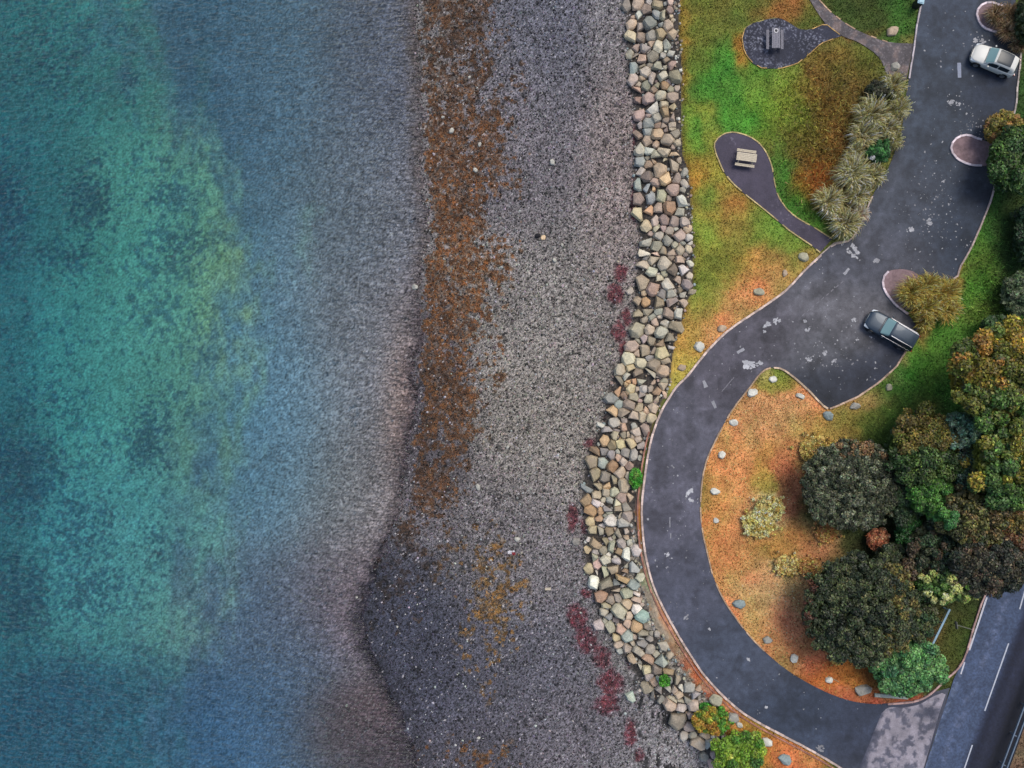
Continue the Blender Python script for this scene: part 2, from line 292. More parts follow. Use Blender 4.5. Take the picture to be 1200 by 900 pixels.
def land_col(px, py):
    wx = px+22*(fbm(px, py, 26, 3, 61)-.5)+8*(fbm(px, py, 7, 2, 63)-.5); wy = py+22*(fbm(px, py, 26, 3, 62)-.5)+8*(fbm(px, py, 7, 2, 64)-.5)
    C = blob_map(wx, wy, LB, (100, 105, 45), .02)
    n = fbm(px, py, 12, 4, 65); n2 = fbm(px, py, 34, 3, 66)
    C = C*(.80+.40*n)[..., None]; C = C*.84+C.mean(-1, keepdims=True)*.14+5
    orr = np.clip((C[..., 0:1]-C[..., 1:2]-38)/40, 0, 1)*.13; C = C*(1-orr)*.985+C.mean(-1, keepdims=True)*orr
    t = (n2-.5)*.35
    C = C*np.stack([1+t, 1-t*.25, 1+t*.2], -1)
    u = sstep(3, -2, px-cre(py))
    isl = sstep(800, 830, px)*sstep(425, 450, py)*sstep(1040, 1000, px); C = C*(1.11+.02*isl)[..., None]*(1+isl[..., None]*np.array((.0, -.015, -.06)))
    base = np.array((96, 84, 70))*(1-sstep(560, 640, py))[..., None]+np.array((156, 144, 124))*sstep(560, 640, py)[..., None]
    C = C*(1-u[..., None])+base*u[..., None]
    gr = (sstep(600, 640, py)*sstep(850, 800, py)*sstep(16, 6, px-cre(py))*sstep(.4, .55, n))[..., None]
    return C*(1-gr)+np.array((166, 150, 128))*(.8+.4*fbm(px, py, 3, 2, 68))[..., None]*gr

# ------------------------------------------------------------------ outlines on the land (photo pixels at road level)
OUT_L = [(1110, -220), (1095, -110), (1082, -10), (1075, 25), (1071, 55), (1066, 86), (1062, 110), (1057, 150), (1047, 182), (1037, 205), (1022, 230), (1009, 262), (995, 282), (977, 287), (962, 299), (942, 318), (920, 341), (892, 361), (855, 386), (830, 410), (806, 440), (793, 453), (781, 471), (773, 486), (763, 515), (757, 548), (753, 580), (752, 602), (754, 634), (759, 663), (767, 690), (780, 718), (797, 748), (812, 772), (826, 792), (850, 818), (876, 839), (912, 859), (950, 879), (985, 900), (1010, 920), (1030, 960)]
OUT_R = [(1078, 960), (1090, 880), (1106, 828), (1118, 795), (1107, 797)]
INNER = [(1090, 812), (1075, 820), (1060, 822), (1040, 824), (1025, 825), (1000, 822), (975, 814), (950, 802), (925, 787), (900, 767), (875, 741), (850, 706), (836, 676), (830, 653), (823, 622), (821, 600), (822, 571), (827, 543), (838, 517), (857, 482), (877, 456), (889, 440), (897, 433), (903, 431), (915, 432), (930, 442), (950, 460), (962, 473), (970, 479), (980, 476), (1005, 465), (1030, 448), (1050, 430), (1061, 412), (1072, 396), (1076, 384)]
EAST = [(1064, 368), (1052, 360), (1043, 350), (1036, 340), (1034, 330), (1038, 320), (1048, 316), (1062, 316), (1075, 322), (1117, 327), (1125, 312), (1137, 292), (1150, 262), (1160, 237), (1166, 215), (1166, 196), (1142, 194), (1130, 191), (1119, 184), (1114, 174), (1118, 164), (1128, 159), (1137, 159), (1150, 164), (1175, 160), (1189, 130), (1192, 100), (1196, 62), (1192, 45), (1157, 35), (1147, 26), (1144, 15), (1150, 6), (1161, 3), (1175, 8), (1190, 6), (1188, -30), (1195, -110), (1200, -220)]
inner_s = spline(INNER[:-1], 3)
# keep the sharp corner of the bay at (970,479)
ROAD = spline(OUT_L, 4)+[(1078, 960), (1090, 880), (1106, 832), (1113, 806)]+inner_s+[(1076, 384)]+spline(EAST, 3)
PAD1 = spline([(870, 45), (873, 33), (886, 26), (910, 21), (924, 26), (937, 34), (952, 34), (967, 28)], 3)[:-1]+[(967, 27)]+[(986, 42)]+spline([(986, 42), (962, 51), (950, 62), (935, 74), (915, 80), (892, 79), (880, 72), (872, 60)], 3)[1:]
PAD2 = spline([(961, 296), (950, 287), (925, 270), (900, 249), (870, 225), (852, 207), (843, 190), (837, 172), (841, 162), (854, 155), (870, 157), (885, 164), (897, 177), (905, 197), (910, 225), (922, 245), (937, 257), (955, 267), (975, 280)], 3)
PATH = spline([(925, -40), (949, 0), (967, 27), (987, 42), (1007, 50), (1030, 67), (1042, 90), (1062, 94)], 3)+spline([(1071, 51), (1040, 49), (1015, 40), (995, 30), (975, 15), (960, 0), (940, -40)], 3)
MAIN = [(1160, 640), (1157, 692), (1148, 722), (1135, 762), (1118, 795), (1104, 838), (1084, 900), (1066, 965), (1152, 990), (1184, 898), (1212, 820), (1247, 714), (1274, 602), (1175, 600)]
MAINs = MAIN
def sheet(name, poly, z, colfn, mat, step=6.0, parent=None, kind=None):
    pts = [Vector(p) for p in poly]; n = len(pts)
    xs = np.array([p[0] for p in poly]); ys = np.array([p[1] for p in poly])
    gx, gy = np.meshgrid(np.arange(xs.min(), xs.max(), step), np.arange(ys.min(), ys.max(), step))
    gx = gx.ravel()+RNG.uniform(-.25, .25, gx.size)*step; gy = gy.ravel()+RNG.uniform(-.25, .25, gy.size)*step
    k = inside(gx, gy, poly)
    allp = pts+[Vector((a, b)) for a, b in zip(gx[k], gy[k])]
    r = delaunay_2d_cdt(allp, [], [list(range(n))], 1, 1e-4)
    v = np.array([(a[0], a[1]) for a in r[0]]); f = np.array([list(x)[::-1] for x in r[2] if len(x) == 3])
    V = P_np(v[:, 0], v[:, 1], np.full(len(v), z))
    # make all faces look up
    a, b, c = V[f[:, 0]], V[f[:, 1]], V[f[:, 2]]
    nz = (b-a)[:, 0]*(c-a)[:, 1]-(b-a)[:, 1]*(c-a)[:, 0]
    f[nz < 0] = f[nz < 0][:, ::-1]
    o = mesh_np(name, V, f, lin(colfn(v[:, 0], v[:, 1])), mat, parent)
    if kind: tag(o, kind=kind)
    return o

# ------------------------------------------------------------------ terrain: one grid, split into seabed, beach and lawn
def axis(lo, hi, step, far):
    a = [lo]; s = step
    while a[-1] > lo-far: s *= 1.35; a.append(a[-1]-s)
    b = [hi]; s = step
    while b[-1] < hi+far: s *= 1.35; b.append(b[-1]+s)
    return np.array(a[::-1][:-1]+list(np.arange(lo, hi, step))+b)
ax = axis(-60, 1262, 1.5, 2600); ay = axis(-50, 952, 1.5, 2600)
GX, GY = np.meshgrid(ax, ay)
cx_ = np.clip(GX, -400, 1600); cy_ = np.clip(GY, -300, 1250)
Z = terr(GX, np.clip(GY, -300, 1300))
pxf, pyf = GX.ravel(), GY.ravel()
VV = P_np(pxf, pyf, Z.ravel())
ny, nx = GX.shape
idx = np.arange(nx*ny).reshape(ny, nx)
F = np.stack([idx[1:, :-1], idx[1:, 1:], idx[:-1, 1:], idx[:-1, :-1]], -1).reshape(-1, 4)
fx = (GX[1:, :-1]+GX[:-1, 1:]).ravel()/2; fy = (GY[1:, :-1]+GY[:-1, 1:]).ravel()/2
fyc = np.clip(fy, -300, 1300)
zone = np.where(fx < wl(fyc), 0, np.where(fx < cre(fyc), 1, 2))
wn = RNG.rand(len(pxf))
def speck(c, lo, hi): return c*(lo+(hi-lo)*wn[:len(c)])[:, None]
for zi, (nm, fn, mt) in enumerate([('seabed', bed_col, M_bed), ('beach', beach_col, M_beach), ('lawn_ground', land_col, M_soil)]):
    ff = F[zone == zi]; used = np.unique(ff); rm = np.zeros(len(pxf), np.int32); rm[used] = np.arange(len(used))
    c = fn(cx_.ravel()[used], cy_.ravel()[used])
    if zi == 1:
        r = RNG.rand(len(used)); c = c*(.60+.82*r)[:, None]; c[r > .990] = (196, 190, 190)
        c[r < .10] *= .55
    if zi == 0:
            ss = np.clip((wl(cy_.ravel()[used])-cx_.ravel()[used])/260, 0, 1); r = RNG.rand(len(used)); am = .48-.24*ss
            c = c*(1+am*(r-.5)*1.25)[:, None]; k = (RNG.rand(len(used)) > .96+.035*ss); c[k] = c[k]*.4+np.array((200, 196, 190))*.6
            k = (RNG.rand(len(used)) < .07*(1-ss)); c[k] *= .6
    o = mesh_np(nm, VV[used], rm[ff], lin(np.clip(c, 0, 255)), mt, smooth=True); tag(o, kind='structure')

# ------------------------------------------------------------------ sea: closed body of clear water
def water_mat():
    m = bpy.data.materials.new('sea_water'); m.use_nodes = True; t = m.node_tree; t.nodes.clear(); L = t.links
    out = N(t, 'ShaderNodeOutputMaterial'); mx = N(t, 'ShaderNodeMixShader'); tr = N(t, 'ShaderNodeBsdfTransparent'); gl = N(t, 'ShaderNodeBsdfGlossy', Roughness=.12)
    fr = N(t, 'ShaderNodeFresnel', IOR=1.33)
    geo = N(t, 'ShaderNodeNewGeometry'); mp = N(t, 'ShaderNodeMapping'); mp.inputs['Scale'].default_value = (.55, 1.5, 1); mp.inputs['Rotation'].default_value = (0, 0, rad(14))
    L.new(geo.outputs['Position'], mp.inputs[0])
    n1 = N(t, 'ShaderNodeTexNoise', Scale=2.6, Detail=4.0, Roughness=.55, Distortion=.6); L.new(mp.outputs[0], n1.inputs['Vector'])
    bp = N(t, 'ShaderNodeBump', Strength=1.0, Distance=.55); L.new(n1.outputs[0], bp.inputs['Height'])
    L.new(bp.outputs[0], gl.inputs['Normal']); L.new(bp.outputs[0], fr.inputs['Normal'])
    L.new(fr.outputs[0], mx.inputs[0]); L.new(tr.outputs[0], mx.inputs[1]); L.new(gl.outputs[0], mx.inputs[2]); L.new(mx.outputs[0], out.inputs['Surface'])
    va = N(t, 'ShaderNodeVolumeAbsorption'); va.inputs['Color'].default_value = (0.0, .75, .89, 1); va.inputs['Density'].default_value = .40
    L.new(va.outputs[0], out.inputs['Volume'])
    return m
x0, x1, y0, y1, zb = -260, 12, -260, 260, -40
vs = [(x0, y0, SEA), (x1, y0, SEA), (x1, y1, SEA), (x0, y1, SEA), (x0, y0, zb), (x1, y0, zb), (x1, y1, zb), (x0, y1, zb)]
sea = mesh_py('sea_water', vs, [(0, 1, 2, 3), (7, 6, 5, 4), (0, 4, 5, 1), (1, 5, 6, 2), (2, 6, 7, 3), (3, 7, 4, 0)], water_mat()); tag(sea, kind='structure')

# ------------------------------------------------------------------ road, drive, pads
def asph_col(px, py):
    C = blob_map(px, py, [(1130, 20, 60, 50, (60, 68, 86)), (1100, 130, 35, 80, (60, 68, 84)), (1165, 110, 28, 40, (40, 48, 66)), (1080, 240, 50, 40, (70, 74, 88)), (1125, 270, 34, 44, (40, 50, 68)), (1040, 300, 50, 30, (76, 77, 90)),
                         (980, 370, 50, 30, (102, 100, 110)), (960, 405, 40, 22, (92, 92, 102)), (975, 460, 44, 22, (44, 47, 58)), (1020, 440, 35, 22, (54, 58, 74)), (900, 390, 40, 30, (86, 82, 94)), (840, 440, 35, 40, (84, 80, 93)), (800, 520, 40, 50, (92, 90, 105)),
                         (785, 600, 40, 60, (92, 90, 107)), (800, 690, 40, 50, (80, 82, 101)), (850, 770, 50, 40, (72, 79, 100)), (940, 840, 60, 30, (56, 65, 86)), (1010, 850, 40, 30, (50, 56, 76)), (1070, 850, 20, 40, (64, 64, 82)), (1150, 215, 15, 20, (72, 74, 86))], (80, 82, 98))  # dark bay asphalt; right-hand tones also carry painted lens edge falloff
    # tyre-polished lines down the loop, dark oily patches, fine mottling
    dl = np.min([np.hypot(px-a, py-b) for a, b in spline(OUT_L, 4)[20:100]], axis=0)
    C = C*(1+(.16*np.exp(-((dl-16)/4.5)**2)+.10*np.exp(-((dl-46)/5)**2))*sstep(.35, .6, fbm(px, py, 16, 3, 73)))[..., None]
    C = C*np.array((.97, .98, .93)); C = C*(1-.16*sstep(.54, .68, fbm(px, py, 18, 4, 74)))[..., None]*(.93+.14*RNG.rand(*px.shape))[..., None]
    n = fbm(px, py, 30, 4, 71); C = C*(.86+.28*n)[..., None]
    s = sstep(.6, .68, fbm(px, py, 8, 3, 72)); C = C*(1+.1*s)[..., None]
    return C
road = sheet('drive_road', ROAD, 0.0, asph_col, M_asph, 3, kind='structure')
def main_col(px, py):
    # distance across the carriageway from its left edge
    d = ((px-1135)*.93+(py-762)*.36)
    k_ = sstep(38, 52, d)[..., None]; C = np.array((66, 79, 104))*(1-k_)+np.array((25, 30, 48))*k_  # right lane darkened in colour for tree shade and lens edge falloff
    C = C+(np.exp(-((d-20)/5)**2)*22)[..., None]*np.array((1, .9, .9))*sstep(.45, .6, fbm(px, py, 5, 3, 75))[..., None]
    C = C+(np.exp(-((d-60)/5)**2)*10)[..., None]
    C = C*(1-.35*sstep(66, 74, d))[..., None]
    C = C+(sstep(7, 0, np.abs(d))*28*sstep(.4, .55, fbm(px, py, 4, 3, 76)))[..., None]*sstep(770, 800, py)[..., None]
    C = C*(.86+.28*RNG.rand(*px.shape))[..., None]
    return C*(.88+.24*fbm(px, py, 9, 3, 77))[..., None]
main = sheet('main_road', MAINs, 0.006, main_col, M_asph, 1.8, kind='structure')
def apron_col(px, py):
    n = fbm(px, py, 6.5, 5, 81); g = .35+.65*sstep(.38, .50, n)
    g = g*sstep(0, 10, ((px-1028)*.95+(py-835)*.3)+4*(n-.5))*(1-.9*np.exp(-((px-1090)/14)**2-((py-836)/6)**2))
    C = np.array((62, 65, 80))*(1-g[..., None])+np.array((148, 142, 150))*g[..., None]
    return C*(.85+.3*fbm(px, py, 4, 3, 82))[..., None]
APRON = spline([(1033, 836), (1042, 829), (1060, 829), (1078, 825), (1092, 817), (1104, 812)], 3)+[(1108, 814), (1101, 835), (1083, 898), (1066, 960), (985, 960), (1006, 902)]
sheet('road_apron', APRON, 0.004, apron_col, M_asph, 1.6, kind='structure')
def pad1_col(px, py):
    s = sstep(.60, .68, fbm(px, py, 3, 3, 91))*sstep(.35, .6, fbm(px, py, 22, 2, 92))*(1-np.exp(-((px-914)/14)**2-((py-58)/14)**2))
    g = (RNG.rand(*px.shape) > .84)*sstep(.4, .6, fbm(px, py, 18, 2, 98))*(1-np.exp(-((px-916)/16)**2-((py-60)/16)**2))
    return np.array((44, 46, 60))*(.8+.4*fbm(px, py, 14, 3, 93))[..., None]+(s*60+g*70)[..., None]
def pad2_col(px, py):
    s = sstep(.66, .72, fbm(px, py, 3, 3, 94))*(np.exp(-((px-865)/10)**2-((py-163)/6)**2)+np.exp(-((px-930)/25)**2-((py-250)/20)**2)*.6)
    return np.array((74, 68, 82))*(.85+.3*fbm(px, py, 16, 3, 95))[..., None]+s[..., None]*70
def path_col(px, py):
    e = fbm(px, py, 10, 4, 96)
    return np.array((90, 84, 86))*(.7+.6*e)[..., None]+np.array((16, 8, 2))*sstep(.5, .65, e)[..., None]+np.where(RNG.rand(*px.shape) > .85, 28, 0)[..., None]
sheet('picnic_pad', PAD1, 0.004, pad1_col, M_asph, 1.15, kind='structure')
sheet('picnic_pad', PAD2, 0.004, pad2_col, M_asph, 1.3, kind='structure')
sheet('gravel_path', PATH, 0.002, path_col, M_asph, 1.3, kind='structure')

# ---- kerbs
def ribbon(name, pts, wd, h, col, parent, jit=.25, zb=-.02, broken=0, off=0):
    pts = np.array(pts, float)
    seg = np.hypot(*np.diff(pts, axis=0).T); s = np.concatenate([[0], np.cumsum(seg)])
    n = max(3, int(s[-1]/6)); q = np.linspace(0, s[-1], n)
    X = np.interp(q, s, pts[:, 0]); Y = np.interp(q, s, pts[:, 1])
    W3 = P_np(X, Y, np.zeros(n)); T = np.gradient(W3, axis=0); T /= np.linalg.norm(T, axis=1)[:, None]+1e-9
    Nn = np.stack([-T[:, 1], T[:, 0], 0*T[:, 0]], -1)
    V = []; F_ = []; C = []
    for i in range(n-1):      # one stone after another, small joints between
        if broken and random.random() < broken: continue
        a, b = W3[i]+(W3[i+1]-W3[i])*.02, W3[i]+(W3[i+1]-W3[i])*.985
        hh = h+random.uniform(-.012, .012); ww = wd*(1+random.uniform(-.1, .1)); oo = off+random.uniform(-.01, .01)
        k = len(V); na, nb = Nn[i], Nn[i+1]
        for (p, nn) in ((a, na), (b, nb)):
            V += [p+nn*(oo-ww/2)+(0, 0, zb), p+nn*(oo+ww/2)+(0, 0, zb), p+nn*(oo+ww/2)+(0, 0, hh), p+nn*(oo-ww/2)+(0, 0, hh)]
        F_ += [(k+3, k+2, k+6, k+7), (k, k+3, k+7, k+4), (k+2, k+1, k+5, k+6), (k, k+1, k+2, k+3), (k+4, k+7, k+6, k+5)]
        c = lin(np.array(col)*(1+random.uniform(-jit, jit)*.6)); C += [c]*8
    return mesh_np(name, V, F_, C, M_kerb, parent)
oL = spline(OUT_L, 4)
def sub(pts, f): return [p for p in pts if f(p)]
ribbon('kerb', sub(oL, lambda p: -20 < p[1] < 95), .13, .09, (190, 180, 182), road)
ribbon('kerb', sub(oL, lambda p: 225 < p[1] < 291), .12, .08, (176, 160, 150), road)
ribbon('kerb', sub(oL, lambda p: 296 < p[1] < 905), .17, .09, (206, 184, 172), road)
ribbon('kerb', sub(oL, lambda p: 500 < p[1] < 905), .12, .05, (170, 120, 102), road, off=-.36)
ribbon('kerb', [(961, 299), (977, 285), (992, 282)], .10, .03, (180, 165, 155), road)
ribbon('kerb', sub(inner_s, lambda p: p[1] < 800 and p[0] < 905), .12, .06, (186, 158, 130), road, broken=.12)
ribbon('kerb', sub(inner_s, lambda p: p[0] >= 905 and p[1] < 480 and p[0] < 972), .15, .08, (200, 176, 150), road)
ribbon('kerb', [(972, 479), (980, 476), (1005, 465), (1030, 448), (1050, 430), (1061, 412), (1071, 397)], .14, .08, (200, 172, 150), road)
eS = spline(EAST, 3)
ribbon('kerb', sub(eS, lambda p: 318 < p[1] < 372 and p[0] < 1066), .17, .12, (226, 210, 214), road)
ribbon('kerb', sub(eS, lambda p: 214 < p[1] < 329 and p[0] > 1115), .14, .09, (188, 168, 160), road)
ribbon('kerb', sub(eS, lambda p: 150 < p[1] < 196 and p[0] < 1151), .17, .12, (226, 210, 214), road)
ribbon('kerb', sub(eS, lambda p: 62 <= p[1] < 150 and p[0] > 1170), .14, .09, (180, 168, 160), road)
ribbon('kerb', sub(eS, lambda p: -5 < p[1] < 40 and p[0] < 1176), .17, .12, (226, 210, 214), road)
ribbon('kerb', spline([(1160, 640), (1156, 690), (1150, 706), (1140, 737), (1133, 762), (1124, 781), (1106, 798), (1090, 813), (1075, 821), (1058, 823.5), (1040, 825)], 4), .15, .10, (176, 146, 140), main)
pk = dict(jit=.3)
ribbon('edging', PAD1[:10]+[], .07, .03, (150, 140, 90), road, broken=.35)
ribbon('edging', [(952, 34), (967, 27.5), (986, 42), (962, 51), (950, 62), (935, 74), (915, 80.5), (892, 79.5), (880, 72), (872, 60), (869.5, 45), (873, 33)], .07, .03, (196, 160, 100), road, broken=.12)
ribbon('edging', PAD2, .10, .04, (190, 170, 120), road, broken=.15)
ribbon('edging', spline([(960, 0), (975, 15), (995, 30), (1015, 40), (1040, 49)], 3), .10, .02, (190, 160, 130), road, broken=.4)
# paved noses of the three planting islands
def pave_col(px, py):
    return np.array((138, 116, 118))*(.8+.4*fbm(px, py, 3, 3, 97))[..., None]
for poly in ([(1052, 360), (1043, 350), (1036, 340), (1034, 330), (1038, 320), (1048, 316), (1062, 316), (1075, 322), (1080, 345), (1070, 362)],
             [(1142, 194), (1130, 191), (1119, 184), (1114, 174), (1118, 164), (1128, 159), (1137, 159), (1150, 164), (1166, 170), (1164, 192)],
             [(1157, 35), (1147, 26), (1144, 15), (1150, 6), (1161, 3), (1175, 8), (1186, 20), (1180, 38)]):
    sheet('paving', spline(poly, 3, True), .075, pave_col, M_kerb, 3, kind='structure')

# ---- paint on the roads, whole and worn
PV, PF, PC = [], [], []
def quad_line(x1, y1, x2, y2, wpx, z, col=(205, 205, 212), rag=.0):
    d = Vector((x2-x1, y2-y1)); L_ = d.length; d.normalize(); n = Vector((-d.y, d.x)); m = max(1, int(L_/3)); k = len(PV)
    for i in range(m+1):
        c = Vector((x1, y1))+d*L_*i/m; a = wpx/2*(1+random.uniform(-rag, rag)); b = wpx/2*(1+random.uniform(-rag, rag))
        PV.append(P(*(c+n*a), z)); PV.append(P(*(c-n*b), z)); PC.extend([lin(col)]*2)
    for i in range(m): PF.append((k+2*i, k+2*i+1, k+2*i+3, k+2*i+2))
def flush(name, parent):
    global PV, PF, PC
    V = np.array(PV); f = np.array(PF)
    a, b, c = V[f[:, 0]], V[f[:, 1]], V[f[:, 2]]
    nz = (b-a)[:, 0]*(c-a)[:, 1]-(b-a)[:, 1]*(c-a)[:, 0]; f[nz < 0] = f[nz < 0][:, ::-1]
    mesh_np(name, V, f, np.array(PC), M_paint, parent); PV, PF, PC = [], [], []
quad_line(1156.5, 700, 1136, 762, 2.0, .012, rag=.1); quad_line(1130.5, 776, 1126, 790, 1.6, .012, rag=.1)
quad_line(1182, 754, 1154, 833, 1.5, .012, (190, 195, 205), rag=.1); quad_line(1139.5, 873, 1122, 925, 1.5, .012, (190, 195, 205), rag=.1); quad_line(1213, 650, 1195, 714, 1.6, .012, (190, 195, 205), rag=.1)
flush('lane_marking', main)
quad_line(1124, 73.5, 1124.5, 91, 4.2, .006, (150, 156, 172), rag=.1)
for (x, y, dx, dy, ww, c) in [(992, 318, 6, -7, 3, 165), (826, 450, 3, 8, 4, 160), (837, 474, 4, 8, 3, 150), (868, 411, 8, -5, 3.2, 165), (785, 612, 0, 12, 1.2, 150), (786, 628, 0, 6, 1.2, 150)]:
    quad_line(x-dx/2, y-dy/2, x+dx/2, y+dy/2, ww, .006, (c, c, c+4), rag=.35)
for i in range(9):   # broken remains of the centre line
    t = i/8; quad_line(940+45*t, 370-38*t, 943+45*t, 367.5-38*t, 1.1, .006, (128, 126, 132), rag=.5)
for i in range(7):
    t = i/6; quad_line(846+12*t, 459-14*t, 848+12*t, 456-14*t, 1.0, .006, (130, 128, 134), rag=.5)
flush('lane_marking', road)
def splat(cx, cy, r, el=1, ang=0, c=170, z=.007, n=12):
    k = len(PV); PV.append(P(cx, cy, z)); PC.append(lin((c, c, c+3)))
    ca, sa = math.cos(ang), math.sin(ang); ph = random.uniform(0, 6)
    for i in range(n):
        a = i/n*2*math.pi; rr = r*random.uniform(.45, 1.2); x, y = rr*math.cos(a)*el, rr*math.sin(a)
        PV.append(P(cx+x*ca-y*sa, cy+x*sa+y*ca, z)); PC.append(lin((c, c, c+3)))
    for i in range(n): PF.append((k, k+1+i, k+1+(i+1) % n))
for (x, y, r, el, a, c) in [(998, 293, 6, 1.2, .2, 160), (1004, 297, 4.5, 1.4, .5, 155), (898, 382, 5, 1.1, 0, 165), (909, 376, 5, .9, .4, 168), (896, 388, 3, 1, 0, 150), (880, 428, 7, 1.2, .2, 172), (889, 425, 4, 1.6, 0, 160), (808, 577, 5.5, .9, 0, 175), (809, 586, 4, .8, 0, 168),
                            (783, 650, 3.6, .8, .3, 172), (782, 665, 2, .8, .3, 160), (804, 723, 2.6, 1.4, -.4, 130), (831, 737, 1.6, 2, 1.1, 165), (877, 773, 1.7, 2.4, 1.3, 160), (898, 829, 2.4, 1.2, .9, 165), (961, 877, 4, 1.4, .4, 120), (946, 387, 3, .9, .2, 150), (1068, 268, 4.5, .8, .2, 165), (1090, 260, 4, 1.6, 0, 150),
                            (966, 414, 3.4, 1.2, .3, 160), (948, 421, 3.2, 1.2, .5, 160), (978, 423, 3.2, .8, 0, 155), (1124, 122, 3, 1, 0, 150), (1115, 120, 3, 1.4, 0, 145), (1143, 47, 3.4, 1, 0, 150), (1151, 49, 3, 1.5, 0, 140), (1001, 375, 3, 1.3, .4, 160), (1004, 398, 2, 1, 0, 160), (1106, 212, 2.4, 1, 0, 150), (944, 376, 2.5, 1, 0, 150), (1021, 395, 1.6, 1, 0, 175), (1027, 306, 3, 1.6, -.3, 140)]:
    for _ in range(8):
        splat(x+random.gauss(0, r*.45), y+random.gauss(0, r*.4), r*random.uniform(.22, .55), el, a, c+random.randint(4, 32), z=.0065+random.random()*.003)
for (x, y, sx, sy, n) in [(972, 418, 22, 12, 70), (1090, 255, 24, 22, 110), (1120, 122, 10, 8, 22), (985, 370, 30, 14, 40), (1147, 48, 8, 5, 18), (1140, 150, 12, 8, 60), (1105, 200, 16, 26, 50), (930, 420, 50, 30, 60), (1100, 60, 25, 50, 40), (860, 420, 40, 40, 50), (800, 560, 22, 60, 50), (820, 700, 30, 50, 40), (920, 820, 60, 25, 40),
                          (1100, 300, 40, 30, 60), (1090, 810, 8, 6, 16), (1040, 440, 25, 12, 30), (945, 310, 20, 18, 20), (780, 600, 18, 90, 30)]:
    for _ in range(n):
        qx, qy = random.gauss(x, sx), random.gauss(y, sy)
        if inside(np.array([qx]), np.array([qy]), ROAD)[0]:
            splat(qx, qy, random.choice([.35, .45, .6, .8, 1.1]), random.uniform(.8, 1.6), random.uniform(0, 3), random.randint(118, 178), z=.0065+random.random()*.003, n=6)
PF = [f if len(f) == 3 else f for f in PF]
flush('worn_patch', road)

# ------------------------------------------------------------------ revetment boulders
PAL = {'g': (168, 165, 154), 't': (192, 170, 144), 'o': (206, 156, 108), 'w': (222, 220, 206), 'b': (150, 164, 162), 'p': (174, 150, 138), 'y': (208, 184, 136), 'e': (182, 177, 150), 'B': (122, 166, 154)}
CN = {'g': 'grey', 't': 'tan', 'o': 'orange-brown', 'w': 'pale whitish', 'b': 'blue-grey', 'p': 'pinkish brown', 'y': 'yellowish', 'e': 'olive-grey', 'B': 'teal green'}
T1 = "170 60 75 p,330 60 75 p,490 30 40 w,610 60 70 y,450 130 75 t,720 45 35 b,785 30 45 p,855 100 30 t,780 140 50 p,600 200 60 b,355 210 55 w,265 240 35 t,705 210 60 t,500 320 85 b,245 340 70 p,365 390 65 p,755 360 70 t,665 345 35 b,800 230 30 t,820 280 30 t,655 470 75 y,820 475 65 t,525 500 75 g,370 520 70 p,240 510 75 t,525 610 45 t,745 635 60 g,440 670 70 g,620 660 80 e,310 680 55 p,220 760 55 g,300 800 50 g,390 830 70 t,540 790 75 e,690 780 45 g,800 750 50 g,720 715 22 w,480 730 35 g,735 840 45 g"
T2 = "260 55 75 b,385 20 50 t,500 20 35 e,610 50 75 e,720 50 35 g,820 20 60 p,440 105 75 g,265 220 75 g,390 195 40 t,345 290 40 g,685 165 75 e,860 170 85 e,550 205 70 g,605 295 45 t,450 305 65 e,555 360 45 t,710 300 60 o,770 240 35 t,880 340 40 g,830 290 20 w,800 360 45 e,310 385 70 p,408 400 28 p,490 490 90 p,655 440 70 w,820 460 70 t,705 565 60 t,340 500 55 p,540 620 95 w,820 605 50 y,720 670 80 y,490 710 50 p,355 720 75 p,600 750 75 g,730 790 45 t,840 740 60 t,485 840 80 b,370 860 45 g,615 860 50 p,820 860 50 t,700 870 45 p"
T3 = "340 90 70 p,475 40 70 b,610 80 85 t,715 15 45 p,820 15 40 t,850 85 60 t,755 160 85 t,890 210 50 t,470 190 75 t,590 230 50 p,355 310 75 e,490 310 70 w,700 310 85 t,830 260 35 t,600 400 75 e,850 390 55 t,910 450 35 t,365 475 75 b,465 430 35 g,480 515 55 t,550 470 40 t,640 600 105 t,820 520 80 t,715 450 30 t,370 610 60 w,460 680 75 p,540 660 35 g,725 710 85 y,585 760 65 t,870 710 70 p,980 630 55 g,985 785 50 w,345 800 75 b,485 840 60 b,540 850 35 o,830 860 80 p,955 870 40 g"
T4 = "340 95 85 p,515 90 70 b,660 60 80 e,760 90 45 p,785 215 90 o,950 150 80 g,925 285 65 g,480 250 70 o,625 235 70 t,330 320 85 e,575 410 60 p,450 480 75 e,700 400 75 p,850 420 75 p,690 510 45 p,600 535 50 e,990 420 65 p,1030 520 55 t,780 550 60 g,870 525 35 g,510 585 35 t,625 620 70 g,450 690 85 w,760 670 70 g,920 610 85 t,1050 640 50 g,595 760 75 e,855 745 45 e,970 720 30 w,1070 720 35 w,925 815 65 t,440 840 80 w,680 830 60 g,795 850 65 t,570 890 50 t,1045 800 50 t,1000 880 30 t"
T5 = "320 15 45 b,285 140 85 e,440 60 65 t,590 110 90 e,410 220 75 e,680 20 45 t,800 60 60 t,945 110 45 w,700 200 75 t,855 210 75 w,500 250 22 w,585 250 45 g,510 320 60 t,930 270 50 t,275 390 95 t,640 400 85 w,765 360 60 t,900 400 70 g,430 460 100 p,100 490 45 g,550 540 75 g,675 540 65 g,735 500 30 g,805 480 40 g,975 505 45 t,850 540 50 g,300 520 40 t,320 650 60 o,215 640 60 t,475 655 90 y,705 665 80 g,850 670 60 t,365 770 70 t,220 820 65 t,510 780 60 g,645 810 75 t,795 810 70 g,410 850 50 g,520 845 40 w,260 790 35 g,310 890 50 t"
